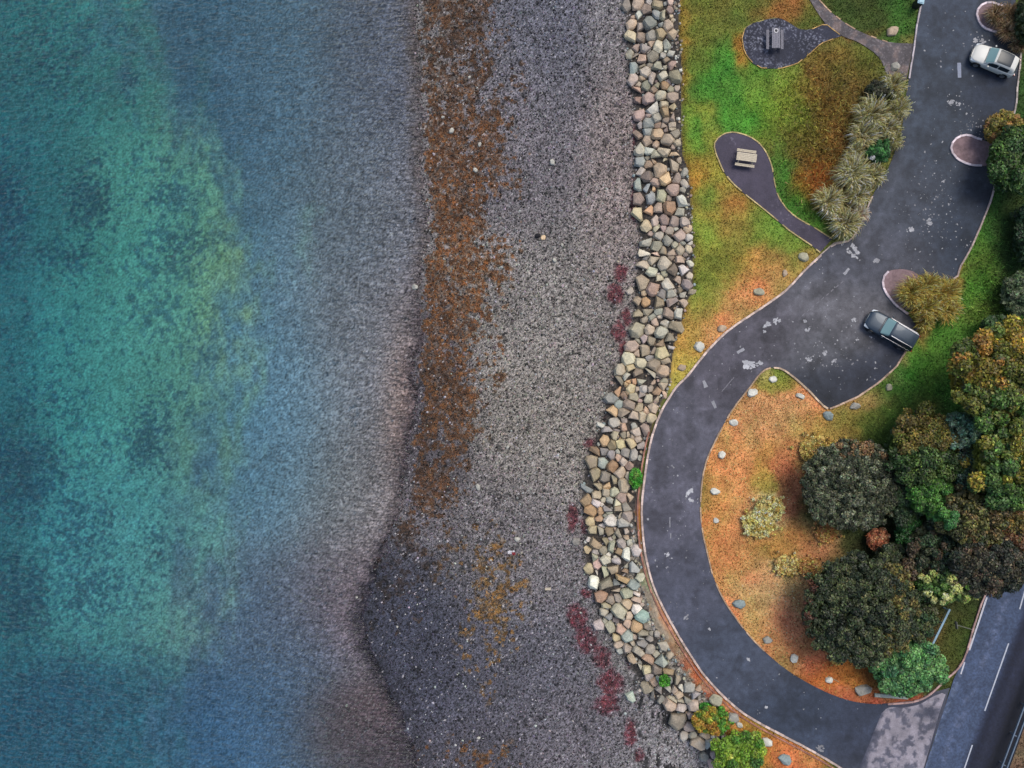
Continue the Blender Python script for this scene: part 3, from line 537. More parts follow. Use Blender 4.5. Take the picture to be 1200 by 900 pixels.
T6 = "560 30 80 e,700 25 55 t,830 60 55 w,980 100 95 y,715 70 50 t,445 150 100 e,615 145 70 p,780 175 85 g,535 265 60 g,650 285 70 t,895 280 75 t,750 325 75 o,380 370 85 t,550 430 80 t,455 470 50 t,665 430 60 g,790 470 95 y,925 370 45 g,325 555 90 e,620 540 50 g,500 610 75 t,840 575 60 t,680 640 90 t,350 680 70 y,205 710 80 g,800 720 80 t,620 770 85 e,450 750 70 t,300 800 60 g,510 840 65 w,180 860 70 e,320 860 40 o,400 860 45 o,740 820 35 g,660 870 40 t,810 860 50 e,450 300 40 g"
T7 = "410 30 75 e,530 5 35 y,600 70 65 y,680 70 40 t,770 80 60 w,865 70 45 t,960 100 60 y,1040 30 65 t,410 110 60 o,320 200 80 b,490 160 50 t,530 130 35 o,625 190 70 e,750 170 50 g,845 210 60 e,935 210 50 t,1045 150 50 t,720 235 30 p,425 290 60 b,570 300 85 t,710 330 65 y,330 390 85 o,500 410 80 t,640 460 80 t,815 380 45 t,910 340 65 t,760 460 65 e,880 480 65 t,365 550 75 g,500 510 45 p,500 610 55 t,170 570 45 w,400 630 50 g,275 660 65 g,640 600 45 w,670 680 65 w,785 650 70 p,380 730 65 t,490 720 45 t,555 715 35 t,620 740 40 t,230 800 70 o,585 840 75 y,330 860 65 y,450 850 70 y,690 790 50 t,745 870 60 g,140 850 25 w,435 760 25 o"
T8 = "330 45 65 o,450 50 60 g,565 95 60 g,660 55 40 g,765 65 70 g,870 90 70 w,985 20 55 g,665 135 50 p,730 190 65 e,280 200 90 y,430 210 70 b,575 260 75 o,685 350 80 t,810 260 60 p,330 375 85 y,470 410 75 e,595 450 60 e,885 330 60 g,810 400 55 g,735 530 95 e,225 550 75 b,370 550 60 t,490 530 55 y,480 630 60 t,610 630 65 e,700 700 75 p,815 700 55 t,205 730 80 o,355 660 65 t,345 770 65 w,450 730 35 t,535 740 50 g,640 770 60 e,515 840 70 b,770 840 65 g,650 860 60 t,280 880 80 o,405 880 50 o,420 800 30 g,960 140 35 g"
T9 = "525 15 40 b,650 30 65 e,780 70 75 g,480 60 35 g,550 125 90 w,720 160 80 g,265 130 60 y,300 250 65 y,390 90 50 o,430 200 40 w,400 260 60 e,535 265 65 t,600 240 30 t,675 295 65 e,770 270 40 g,770 360 35 t,345 430 90 y,240 390 35 w,470 420 55 y,545 380 30 w,590 350 35 e,575 490 80 e,705 450 75 g,815 430 45 g,840 475 25 g,235 540 55 y,445 535 60 e,675 560 60 o,780 590 80 w,905 540 75 w,330 560 50 g,290 640 70 e,515 600 35 w,480 680 75 e,360 740 65 p,630 690 55 g,245 800 65 y,590 790 75 e,610 635 28 w,770 760 35 w,880 790 75 b,440 840 75 e,755 840 45 t,340 850 30 g,60 420 50 g"
T10 = "485 30 95 o,70 90 80 w,240 130 100 e,395 105 60 b,480 125 35 w,630 120 80 b,720 30 60 e,380 190 60 g,535 240 80 e,175 290 85 o,670 260 50 w,675 350 65 t,410 310 60 e,310 340 60 g,535 400 75 t,250 430 60 e,675 460 70 w,430 490 100 e,215 500 60 e,285 570 50 w,380 630 45 p,560 560 60 t,760 580 90 B,145 695 75 w,300 710 75 e,550 670 60 t,680 710 85 o,460 755 70 t,820 710 50 g,765 810 75 e,390 860 60 y,545 840 80 b,650 850 40 g,960 820 40 g,885 810 35 g,740 880 45 b,860 880 45 g,230 640 45 e,750 400 30 p"
T11 = "60 60 60 t,185 110 65 p,80 150 45 g,270 50 40 g,390 60 75 b,515 30 60 g,345 150 90 e,500 140 65 e,690 80 70 e,590 200 50 g,280 250 80 y,470 280 85 t,660 300 90 b,780 220 45 t,595 415 75 p,330 380 60 w,470 420 75 y,490 500 65 w,360 310 35 g,760 430 70 o,630 550 50 b,780 560 45 b,880 560 60 g,460 670 75 e,560 590 60 t,640 700 65 g,575 770 65 g,750 700 50 g,850 700 50 p,940 680 45 w,225 790 70 b,365 710 25 w,1060 670 75 g,910 780 60 t,820 840 60 e,1030 830 60 g,1140 790 65 b,940 870 45 e,660 840 60 g,1180 680 45 t"
T12 = "220 230 65 t,350 180 45 e,360 260 55 w,480 250 65 w,315 390 85 p,430 470 50 p,445 345 40 p,550 240 35 e,380 560 45 b,540 640 75 g,640 650 55 b,600 560 50 g,740 650 50 p,660 860 50 p,590 780 45 g,700 760 40 p,470 560 40 g"
ROCKS = []
for (s, ox, oy, sc) in [(T1, 720, 0, 12), (T2, 720, 75, 12), (T3, 720, 150, 12), (T4, 720, 225, 12), (T5, 730, 300, 12), (T6, 710, 375, 12), (T7, 690, 450, 12), (T8, 670, 525, 12), (T9, 670, 600, 12), (T10, 690, 675, 12), (T11, 720, 750, 12), (T12, 760, 800, 9)]:
    for it in s.split(','):
        a = it.split(); x, y, r = ox+float(a[0])/sc, oy+float(a[1])/sc, float(a[2])/sc
        if any((x-q[0])**2+(y-q[1])**2 < (.5*(r+q[2]))**2 for q in ROCKS): continue
        ROCKS.append((x, y, r, a[3]))
# a few more beyond the top edge so the bank does not stop at the frame
for k in range(14): ROCKS.append((736+RNG.rand()*58, -6-RNG.rand()*22, 5+RNG.rand()*2, 'gtpeb'[k % 5]))
def clip_poly(poly, nx_, ny_, d):      # keep nx*x+ny*y<=d
    out = []
    for i in range(len(poly)):
        a, b = poly[i], poly[(i+1) % len(poly)]; da = nx_*a[0]+ny_*a[1]-d; db = nx_*b[0]+ny_*b[1]-d
        if da <= 0: out.append(a)
        if (da < 0) != (db < 0) and da != db:
            t = da/(da-db); out.append((a[0]+(b[0]-a[0])*t, a[1]+(b[1]-a[1])*t))
    return out
def hull_rock(poly, hgt, rs):
    """angular quarried boulder: convex hull of a few jittered rings, flat faces"""
    bm = bmesh.new(); n = len(poly); tx, ty = rs.uniform(-.35, .35), rs.uniform(-.35, .35); rm = sum(math.hypot(*p) for p in poly)/n
    for (sc, z, keep) in ((.92, -.3, 1), (1.0, .25, 1), (.96, .62, .8), (.74, .98, .75), (.35, 1.06, .3)):
        for (x, y) in poly:
            if rs.random() > keep: continue
            k = sc*(1+rs.uniform(-.10, .05)); X, Y = x*k, y*k
            bm.verts.new((X, Y, hgt*(z+rs.uniform(-.07, .07))+(tx*X+ty*Y)*hgt/rm*.9*max(z, 0)))
    r = bmesh.ops.convex_hull(bm, input=bm.verts)
    for v in [v for v in bm.verts if not v.link_faces]: bm.verts.remove(v)
    bmesh.ops.triangulate(bm, faces=bm.faces)
    bmesh.ops.recalc_face_normals(bm, faces=bm.faces)
    bm.verts.index_update(); V = np.array([v.co[:] for v in bm.verts]); F_ = np.array([[v.index for v in f.verts] for f in bm.faces]); bm.free()
    return V, F_
def rock_geo(poly, hgt, rs, nring=7, nseg=26, round_=False):
    """poly: outline in metres about the origin -> verts, quad faces (boulder standing on z=0)"""
    for _ in range(1 if round_ else 0):    # soften the corners
        q = []
        for i in range(len(poly)):
            a, b = poly[i], poly[(i+1) % len(poly)]
            q += [(a[0]*.82+b[0]*.18, a[1]*.82+b[1]*.18), (a[0]*.18+b[0]*.82, a[1]*.18+b[1]*.82)]
        poly = q
    p = np.array(poly+[poly[0]]); s = np.concatenate([[0], np.cumsum(np.hypot(*np.diff(p, axis=0).T))])
    q = np.linspace(0, s[-1], nseg, endpoint=False); X = np.interp(q, s, p[:, 0]); Y = np.interp(q, s, p[:, 1])
    rmean = np.sqrt(X**2+Y**2).mean()
    V = []; prof = [(.9, -.25), (.98, .1), (1.0, .42), (.96, .70), (.84, .90), (.60, 1.02), (.30, 1.06)]
    pl = [(rs.uniform(-.75, .75), rs.uniform(-.75, .75), rs.uniform(.66, 1.0)) for _ in range(5)]
    for (sc, zz) in prof[:nring]:
        for i in range(nseg):
            x, y = X[i]*sc, Y[i]*sc; z = zz*hgt
            for (a, b, c) in pl: z = min(z, hgt*c+(a*x+b*y)*hgt/rmean*.9)
            j = 1+rs.uniform(-.03, .03); V.append((x*j, y*j, z+rs.uniform(-.02, .02)*hgt))
    z = 1.03*hgt
    for (a, b, c) in pl: z = min(z, hgt*c)
    V.append((0, 0, z))
    n = len(prof[:nring]); F_ = []
    for r in range(n-1):
        for i in range(nseg):
            a = r*nseg+i; b = r*nseg+(i+1) % nseg; F_.append((a, b, b+nseg, a+nseg))
    top = (n-1)*nseg
    for i in range(0, nseg, 2): F_.append((top+i, top+(i+1) % nseg, top+(i+2) % nseg, len(V)-1))
    return np.array(V), np.array(F_)
SEG = [(-99, 22, 'at the top edge of the photo'), (22, 72, 'level with the upper picnic table'), (72, 112, 'just below the upper picnic pad'), (112, 152, 'just above the lower picnic pad'), (152, 200, 'level with the lower picnic table'), (200, 245, 'level with the lower pad\'s neck'),
       (245, 290, 'level with the lower pad\'s road end'), (290, 340, 'level with the bare grassy point'), (340, 385, 'level with the dark car\'s bonnet'), (385, 425, 'level with the dark car\'s tail'), (425, 465, 'where kerb first nears rocks'), (465, 510, 'above the kerbside green tuft'), (510, 550, 'beside the kerbside green tuft'),
       (550, 590, 'just below the kerbside green tuft'), (590, 630, 'beside the orange kerbside patch'), (630, 670, 'below the orange kerbside patch'), (670, 710, 'above the teal green boulder'), (710, 750, 'around the teal green boulder'), (750, 790, 'above the tiny green plant'), (790, 825, 'below the tiny green plant'), (825, 999, 'left of the yellow-green bushes')]
ORD = ['topmost', 'second', 'third', 'fourth', 'fifth', 'sixth', 'seventh', 'eighth', 'ninth', 'tenth', 'eleventh', 'twelfth']
order = sorted(range(len(ROCKS)), key=lambda i: -ROCKS[i][2])
solo = set(order[:298]); RSV, RSF, RSC, rso = [], [], [], 0
combos = {}; rock_objs = []
for i, (x, y, r, ck) in enumerate(ROCKS):
    rs = random.Random(i)
    n = rs.choice([6, 7, 7, 8]); el = rs.uniform(.95, 1.25); an = rs.uniform(0, math.pi); rr = r*1.30; ph = rs.uniform(0, 6)
    poly = []
    for k in range(n):
        a = ph+k/n*2*math.pi+rs.uniform(-.28, .28); u, v = rr*math.cos(a)*el, rr*math.sin(a)/el*1.02
        poly.append((u*math.cos(an)-v*math.sin(an), u*math.sin(an)+v*math.cos(an)))
    for j, (x2, y2, r2, _) in enumerate(ROCKS):
        if i == j: continue
        dx, dy = x2-x, y2-y; D = math.hypot(dx, dy)
        if D > 2.4*(r+r2) or D < .01: continue
        poly = clip_poly(poly, dx/D, dy/D, max(.25*r, (D*D+r*r-r2*r2)/(2*D))*1.05-.02)
    while len(poly) > 5 and rs.random() < .75: poly.pop(rs.randrange(len(poly)))
    if len(poly) < 3: continue
    zg = float(terr(np.array([x]), np.array([y]))[0]); hgt = r/PPM*rs.uniform(.75, 1.1)
    zm = zg+hgt*.5; k = (H-zm)/H/PPM
    poly = [(a*k, -b*k) for a, b in poly][::-1]; poly = [p for i_, p in enumerate(poly) if math.hypot(p[0]-poly[i_-1][0], p[1]-poly[i_-1][1]) > .03]
    V, Fq = hull_rock(poly, hgt, rs)
    jit = np.array([rs.uniform(.90, 1.10)]*3)*np.array([rs.uniform(.97, 1.03) for _ in range(3)])
    c = np.array(PAL[ck])*.72+np.array((186, 174, 154))*.32; c = c*jit*rs.choice([.80, .92, 1, 1.06]); c2 = np.array(PAL[rs.choice('getop')])
    cn = vnoise(V[:, 0]*3+i, V[:, 1]*3+V[:, 2]*2, i)[:, None]; cc = c*(1-.35*cn)+c2*.35*cn
    X, Y, Zz = P(x, y, zm); loc = np.array((X, Y, zg-.02))
    if i in solo:
        o = mesh_np('boulder', V, Fq, lin(cc), M_rock); o.location = loc; o['group'] = 'boulders of the sea wall revetment'; o['category'] = 'boulder'
        u = (x-float(toe(y)))/(float(cre(y))-float(toe(y)))
        row = 'seaward side' if u < .36 else ('landward side' if u > .68 else 'middle')
        seg = [s for s in SEG if s[0] <= y < s[1]][0][2]; size = 'large ' if r > 6.8 else ('small ' if r < 5.0 else '')
        combos.setdefault((size, ck, row, seg), []).append((y, o))
    else:
        RSV.append(V+loc); RSF.append(Fq+rso); RSC.append(lin(cc)); rso += len(V)
for (size, ck, row, seg), L_ in combos.items():
    L_.sort(key=lambda a: a[0])
    for k, (y, o) in enumerate(L_):
        lab = '%s%s boulder, %s of rock bank, %s' % (size, CN[ck], row, seg)
        if len(L_) > 1: lab = ('upper ' if k == 0 else 'lower ')+lab if len(L_) == 2 else ORD[k]+' '+lab
        o['label'] = lab
# chips and small stones wedged between the boulders
for k in range(900):
    y = RNG.uniform(-20, 905); u = RNG.rand(); x = toe(y)+(cre(y)-toe(y)+4)*u; r = RNG.uniform(.8, 2.6)
    if RNG.rand() < .35: x = cre(y)+RNG.uniform(-9, 2.5); r = RNG.uniform(.7, 2.2)
    zg = float(terr(np.array([x]), np.array([y]))[0])+(RNG.uniform(-.1, .0) if RNG.rand() < .8 else .05); rs = random.Random(9000+k); m = rs.choice([5, 6, 7])
    poly = [(math.cos(a/m*6.283+rs.uniform(-.2, .2))*r/PPM, math.sin(a/m*6.283)*r/PPM) for a in range(m)]
    V, Fq = hull_rock(poly, r/PPM*rs.uniform(.7, 1.1), rs)
    c = np.array(PAL['gtpewbt'[k % 7]])*rs.uniform(.75, 1.05); X, Y, _ = P(x, y, zg)
    RSV.append(V+np.array((X, Y, zg))); RSF.append(Fq+rso); RSC.append(np.tile(lin(c), (len(V), 1))); rso += len(V)
o = mesh_np('rock_rubble', np.concatenate(RSV), np.concatenate(RSF), np.concatenate(RSC), M_rock)
tag(o, 'small stones and chips wedged between the boulders of the rock bank', 'rubble', kind='stuff')

# ---- single stones lying on lawn and shore
def stone(x, y, r, ck, label, cat='stone', name='boulder', el=1.2, an=0, hs=.7, group=None, col=None):
    rs = random.Random(int(x*7+y)); n = 8; poly = []
    for k in range(n):
        a = k/n*2*math.pi+rs.uniform(-.25, .25); u, v = r*math.cos(a)*el, r*math.sin(a)/el; q = 1+rs.uniform(-.12, .12)
        poly.append(((u*math.cos(an)-v*math.sin(an))/PPM*q, (u*math.sin(an)+v*math.cos(an))/PPM*q))
    V, Fq = hull_rock(poly, r/PPM*hs, rs)
    zg = float(terr(np.array([x]), np.array([y]))[0]); X, Y, _ = P(x, y, zg+.1)
    c = np.array(col if col else PAL[ck]); c2 = c*.8; cn = vnoise(V[:, 0]*4, V[:, 1]*4, int(x))[:, None]
    o = mesh_np(name, V, Fq, lin(c*(1-.5*cn)+c2*.5*cn), M_rock); o.location = (X, Y, zg-.01)
    tag(o, label, cat, group); return o
G1 = 'boulders set along the drive edge'
for a in [(1046, 37, 6.8, 't', 'grey-brown boulder on the dark grass just above the gravel path', 1.15, .5), (1049, 78, 6, 'g', 'pale boulder where the gravel path widens beside the drive', 1.0, .3), (942, 301, 6, 'e', 'grey round boulder on grass beside the lower pad\'s road end', 1.05, 0), (920, 320, 4, 't', 'small tan pointed stone on the dry grass near the drive', .8, 0),
          (890, 342, 6, 'e', 'olive-grey flat boulder alone in dry grass above the kerb', 1.3, -.1), (820, 406, 6.5, 'w', 'pale angular boulder touching the kerb on the dry verge', 1.0, .6), (846, 385, 5, 't', 'sandy half-buried stone on the verge close to the kerb', 1.2, .3), (799, 431, 5, 't', 'worn stone on yellow grass between rock bank and kerb', 1.1, 0),
          (906, 445, 4.6, 'w', 'pale round stone on the green tip of the orange island', 1.1, 0), (882, 460, 6, 'w', 'pale boulder at the kerb left of the island tip', 1.15, .4), (938, 464, 4.5, 'w', 'flat white stone near the bay edge of the island', 1.4, -.4), (971, 487, 6, 'b', 'blue-grey boulder at the sharp corner of the parking bay', 1.15, -.5),
          (1002, 476, 5.5, 'g', 'grey boulder on turf right of the bay\'s sharp corner', 1.2, .1), (1042, 454, 4.5, 'e', 'mossy grey-green stone in the bright green lawn', 1.0, 0), (860, 495, 5, 'w', 'whitish stone on orange turf inside the bend, highest of the inner kerb', 1.1, .2), (846, 533, 5, 'w', 'whitish stone on orange turf by the inner kerb, below the highest', 1.1, .8),
          (838, 576, 5, 'w', 'white angular stone at the inner kerb opposite the white road patch', 1.2, -.3), (839, 610, 3.6, 'w', 'small white stone at the inner kerb just below the white road patch', 1.0, 0), (867, 708, 7, 'b', 'large pale blue-grey boulder inside the lower bend', 1.2, 0), (900, 750, 5.2, 'g', 'dull grey stone half sunk in turf inside the lower bend', 1.1, -.3),
          (931, 772, 5.5, 'w', 'bright white pointed stone inside the lower bend', .95, .6), (972, 797, 4.5, 'w', 'small pale stone beside a stick near the lower kerb', 1.1, 0), (1012, 808, 8.5, 'g', 'long grey boulder at the left foot of the round green bush', 1.35, .25), (839, 821, 8, 'e', 'pale flat boulder at the outer kerb above the yellow-green bush', 1.15, -.35),
          (859, 841, 7.5, 'g', 'purplish grey pointed boulder between outer kerb and green bush', 1.1, -.4), (867, 850, 4, 'w', 'small white broken stone below the purplish grey boulder', .9, .6), (898, 870, 7, 'w', 'light grey angular boulder on orange turf right of the bush', 1.15, -.3), (920, 890, 7.5, 'b', 'dark grey boulder on orange turf near the photo\'s bottom edge', 1.1, -.7)]:
    stone(a[0], a[1], a[2], a[3], a[4], 'boulder', 'boulder', a[5], a[6], .62, G1)
GB = 'pale stones scattered on the shore'
for a in [(519, 137, 2.3, 'small white stone in brown seaweed above the squarish one'), (529, 153, 4, 'squarish pale stone, largest in the brown seaweed band'), (562, 169, 3, 'pale stone at the seaweed\'s right side, above the rounded white one'), (557, 199, 3.6, 'rounded white stone in orange-brown seaweed'), (550, 90, 2.2, 'small pinkish white stone high in the seaweed band'),
          (647, 190, 4.4, 'flat greenish pale stone on bare grey shingle'), (486, 336, 4.4, 'oval white stone at the water\'s edge'), (650, 305, 3.4, 'round white stone on the shingle below the black rock'), (659, 287, 2.4, 'small white stone right of the black rock'), (560, 571, 4, 'dull grey round stone on shingle right of the seaweed'), (595, 524, 2.6, 'small pale orange stone on mid-beach shingle'), (606, 632, 4, 'oval whitish stone beside a dark weed patch above the litter'),
          (418, 700, 2, 'tiny pale stone under shallow water'), (352, 705, 2, 'white pebble stone under the blue water'), (406, 827, 2.2, 'white stone under shallow purple water near the bottom'), (561, 865, 2.4, 'white stone on dark shingle near the bottom of the photo')]:
    stone(a[0], a[1], a[2]*.88, 'w', a[3], 'stone', 'beach_stone', 1.15, (a[0] % 3), .8, GB, (196, 193, 180))
stone(630, 276, 3.4, 'g', 'black rounded rock on the shingle beside a pale orange stone', 'rock', 'beach_rock', 1.1, .4, 1.0, None, (30, 28, 34))
stone(636.5, 278.5, 3.4, 'o', 'pale orange and white stone touching the black rock', 'stone', 'beach_stone', 1.1, .9, .8, GB, (235, 205, 165))
stone(486, 256, 2, 'g', 'small black rock at the water\'s edge', 'rock', 'beach_rock', 1.1, .4, 1.0, None, (34, 36, 48))
# plank and litter on the beach
def box(cx, cy, cz, sx, sy, sz, rz=0, bev=0.0):
    c, s = math.cos(rz), math.sin(rz); V = []
    if bev == 0:
        for z in (-sz/2, sz/2):
            for (x, y) in ((-sx/2, -sy/2), (sx/2, -sy/2), (sx/2, sy/2), (-sx/2, sy/2)): V.append((cx+x*c-y*s, cy+x*s+y*c, cz+z))
        return V, [(3, 2, 1, 0), (4, 5, 6, 7), (0, 1, 5, 4), (1, 2, 6, 5), (2, 3, 7, 6), (3, 0, 4, 7)]
    for (z, k) in ((-sz/2, bev), (-sz/2+bev, 0), (sz/2-bev, 0), (sz/2, bev)):
        for (x, y) in ((-sx/2+k, -sy/2+k), (sx/2-k, -sy/2+k), (sx/2-k, sy/2-k), (-sx/2+k, sy/2-k)): V.append((cx+x*c-y*s, cy+x*s+y*c, cz+z))
    F_ = [(3, 2, 1, 0), (12, 13, 14, 15)]
    for r in range(3):
        for i in range(4): a = r*4+i; b = r*4+(i+1) % 4; F_.append((a, b, b+4, a+4))
    return V, F_
def join(parts):
    V, F_ = [], []
    for v, f in parts: k = len(V); V += list(v); F_ += [tuple(i+k for i in q) for q in f]
    return V, F_
M_wood = flat_mat('weathered_wood', (178, 168, 158), .85, nscale=9, namt=.25, bump=.4)
M_wood2 = flat_mat('pale_wood', (205, 192, 168), .85, nscale=9, namt=.2, bump=.4)
M_wood3 = flat_mat('grey_wood', (132, 130, 138), .85, nscale=9, namt=.3, bump=.4)
M_white = flat_mat('litter_white', (225, 222, 225), .6, nscale=20, namt=.1)
M_red = flat_mat('litter_red', (150, 40, 50), .6, nscale=20, namt=.1)
zb_ = float(terr(np.array([642.]), np.array([690.]))[0]); X, Y, _ = P(642, 690, zb_)
V, F_ = join([box(0, .06, .05, .52, .10, .05, .02, .008), box(0, -.06, .05, .52, .10, .05, .02, .008), box(-.15, 0, .0, .08, .24, .06, 0)])
o = mesh_py('driftwood_board', V, F_, M_wood2); o.location = (X, Y, zb_); tag(o, 'short pale driftwood board lying flat on the lower shingle', 'board')
zb_ = float(terr(np.array([599.]), np.array([647.]))[0]); X, Y, _ = P(599, 647, zb_)
t0 = empty('litter_scrap', (X, Y, zb_)); tag(t0, 'crumpled white and red plastic scrap on the shingle', 'litter')
def crumple(sx, sy, h, seed):
    rs = np.random.RandomState(seed); n = 7; V = []; F_ = []
    for j in range(n):
        for i in range(n):
            V.append(((i/(n-1)-.5)*sx+rs.uniform(-.02, .02), (j/(n-1)-.5)*sy+rs.uniform(-.02, .02), rs.uniform(0, h)))
    for j in range(n-1):
        for i in range(n-1): a = j*n+i; F_.append((a, a+1, a+n+1, a+n))
    return V, F_
mesh_py('wrapper', *crumple(.62, .3, .16, 3), M_white, t0); a_ = mesh_py('red_panel', *crumple(.3, .26, .12, 4), M_red, t0); a_.location = (.22, -.1, .06)

# ------------------------------------------------------------------ loose pebbles (real stones on the shingle)
def pebbles(n, seed):
    rs = np.random.RandomState(seed)
    py = rs.uniform(-20, 920, n); px = wl(py)-4+(toe(py)-wl(py)+6)*rs.rand(n)
    r = np.exp(rs.normal(-3.0, .42, n)); r = np.clip(r, .02, .15)
    z = terr(px, py); B = P_np(px, py, z)
    oc = np.array([(1, 0, 0), (.3, .95, 0), (-.8, .6, 0), (-.8, -.6, 0), (.3, -.95, 0), (.2, .1, .75)])
    a = rs.rand(n)*6.28; ca, sa = np.cos(a), np.sin(a); el = rs.uniform(.7, 1.0, n)
    X = oc[None, :, 0]*r[:, None]; Y = oc[None, :, 1]*(r*el)[:, None]; Zc = oc[None, :, 2]*r[:, None]
    V = np.stack([X*ca[:, None]-Y*sa[:, None], X*sa[:, None]+Y*ca[:, None], Zc], -1)+B[:, None, :]
    f = np.array([(0, 1, 5), (1, 2, 5), (2, 3, 5), (3, 4, 5), (4, 0, 5)])
    F_ = (f[None]+(np.arange(n)*6)[:, None, None]).reshape(-1, 3)
    base = beach_col(px, py); t = rs.rand(n)
    g = np.where((t > .985)[:, None], np.array((196, 192, 190)), np.where((t < .28)[:, None], base*.42, base*(.62+.8*rs.rand(n))[:, None]))
    g = g*(1+rs.uniform(-.06, .06, (n, 3)))
    return V.reshape(-1, 3), F_, np.repeat(lin(np.clip(g, 0, 235)), 6, 0)
V, F_, C = pebbles(110000, 3)
o = mesh_np('shingle_pebbles', V, F_, C, M_peb); tag(o, 'loose grey and pale pebbles covering the upper beach', 'pebbles', kind='stuff')
# ------------------------------------------------------------------ seaweed tufts
def weed_tufts(n, seed):
    rs = np.random.RandomState(seed); py = rs.uniform(-20, 915, n); px = wl(py)+(toe(py)-wl(py))*rs.rand(n)
    c = beach_col(px, py)
    brown = (c[:, 0]-c[:, 2]) > 30; k = brown
    px, py, c = px[k], py[k], c[k]; n = len(px)
    z = terr(px, py); B = P_np(px, py, z+.015)
    m = 4; r = np.clip(np.exp(rs.normal(-2.4, .4, n)), .04, .25); V = []; 
    a0 = rs.rand(n)*6.28; out = []; 
    for j in range(m):
        a = a0+j*1.57+rs.uniform(-.4, .4, n); d = np.stack([np.cos(a), np.sin(a), np.zeros(n)], -1); s = np.stack([-np.sin(a), np.cos(a), np.zeros(n)], -1)
        L_ = (r*rs.uniform(.6, 1.3, n))[:, None]
        out.append(np.stack([B+s*L_*.22, B-s*L_*.22, B+d*L_+np.array((0, 0, .005))+np.stack([0*r, 0*r, rs.uniform(0, .07, n)], -1)], 1))
    V = np.concatenate(out, 1).reshape(-1, 3)
    F_ = np.arange(len(V)).reshape(-1, 3)
    cc = c*rs.uniform(.55, 1.35, (n, 1))*np.array((1.08, 1, .9)); return V, F_, np.repeat(lin(np.clip(cc, 0, 235)), 3*m, 0)
V, F_, C = weed_tufts(110000, 5)
o = mesh_np('seaweed', V, F_, C, M_weed); tag(o, 'brown and dark red seaweed strewn in bands along the shingle', 'seaweed', kind='stuff')

# ------------------------------------------------------------------ grass
excl = [ROAD, PAD1, PAD2, PATH, MAINs]
def grass(n, seed, x0, x1, y0, y1, hmin, hmax, wmin, wmax, dens=None, colfn=land_col, bright=(.42, 1.75)):
    rs = np.random.RandomState(seed); px = rs.uniform(x0, x1, n); py = rs.uniform(y0, y1, n)
    k = px > cre(py)+1
    for e in excl: k &= ~inside(px, py, e)
    if dens is not None: k &= rs.rand(n) < dens(px, py)
    px, py = px[k], py[k]; n = len(px)
    B = P_np(px, py, terr(px, py)-.01); a = rs.rand(n)*6.28; h = rs.uniform(hmin, hmax, n); w_ = rs.uniform(wmin, wmax, n)
    s = np.stack([-np.sin(a), np.cos(a), 0*a], -1)*w_[:, None]; b = rs.rand(n)*6.28; ln = h*rs.uniform(.3, 1.1, n)
    T = B+np.stack([np.cos(b)*ln, np.sin(b)*ln, h], -1)
    V = np.stack([B-s, B+s, T], 1).reshape(-1, 3)
    c = colfn(px, py)*rs.uniform(*bright, (n, 1))*(.72+.56*(fbm(px, py, 3.4, 2, 69)[:, None]))*(1+rs.uniform(-.07, .07, (n, 3)))
    return V, np.arange(3*n).reshape(-1, 3), np.repeat(lin(np.clip(c, 0, 240)), 3, 0)
mead = lambda x, y: np.clip(1.3*np.exp(-((x-975)/48)**2-((y-160)/75)**2)+.8*np.exp(-((x-1160)/25)**2-((y-350)/50)**2), 0, 1)
parts = [grass(330000, 1, 790, 1240, -30, 930, .05, .14, .03, .06), grass(90000, 2, 880, 1240, 60, 420, .15, .42, .025, .05, mead, bright=(.45, 2.05))]
straw = lambda x, y: np.array((206, 182, 120))*np.ones(x.shape+(3,))
parts.append(grass(5200, 3, 900, 1060, 70, 260, .3, .6, .02, .035, lambda x, y: mead(x, y)*.5, straw, (.6, 1.1)))
V = []; F_ = []; C = []; k = 0
for p in parts: V.append(p[0]); F_.append(p[1]+k); C.append(p[2]); k += len(p[0])
o = mesh_np('grass', np.concatenate(V), np.concatenate(F_), np.concatenate(C), M_blade); tag(o, 'short green, olive and sun-scorched orange grass on the verges and island', 'grass', kind='stuff')

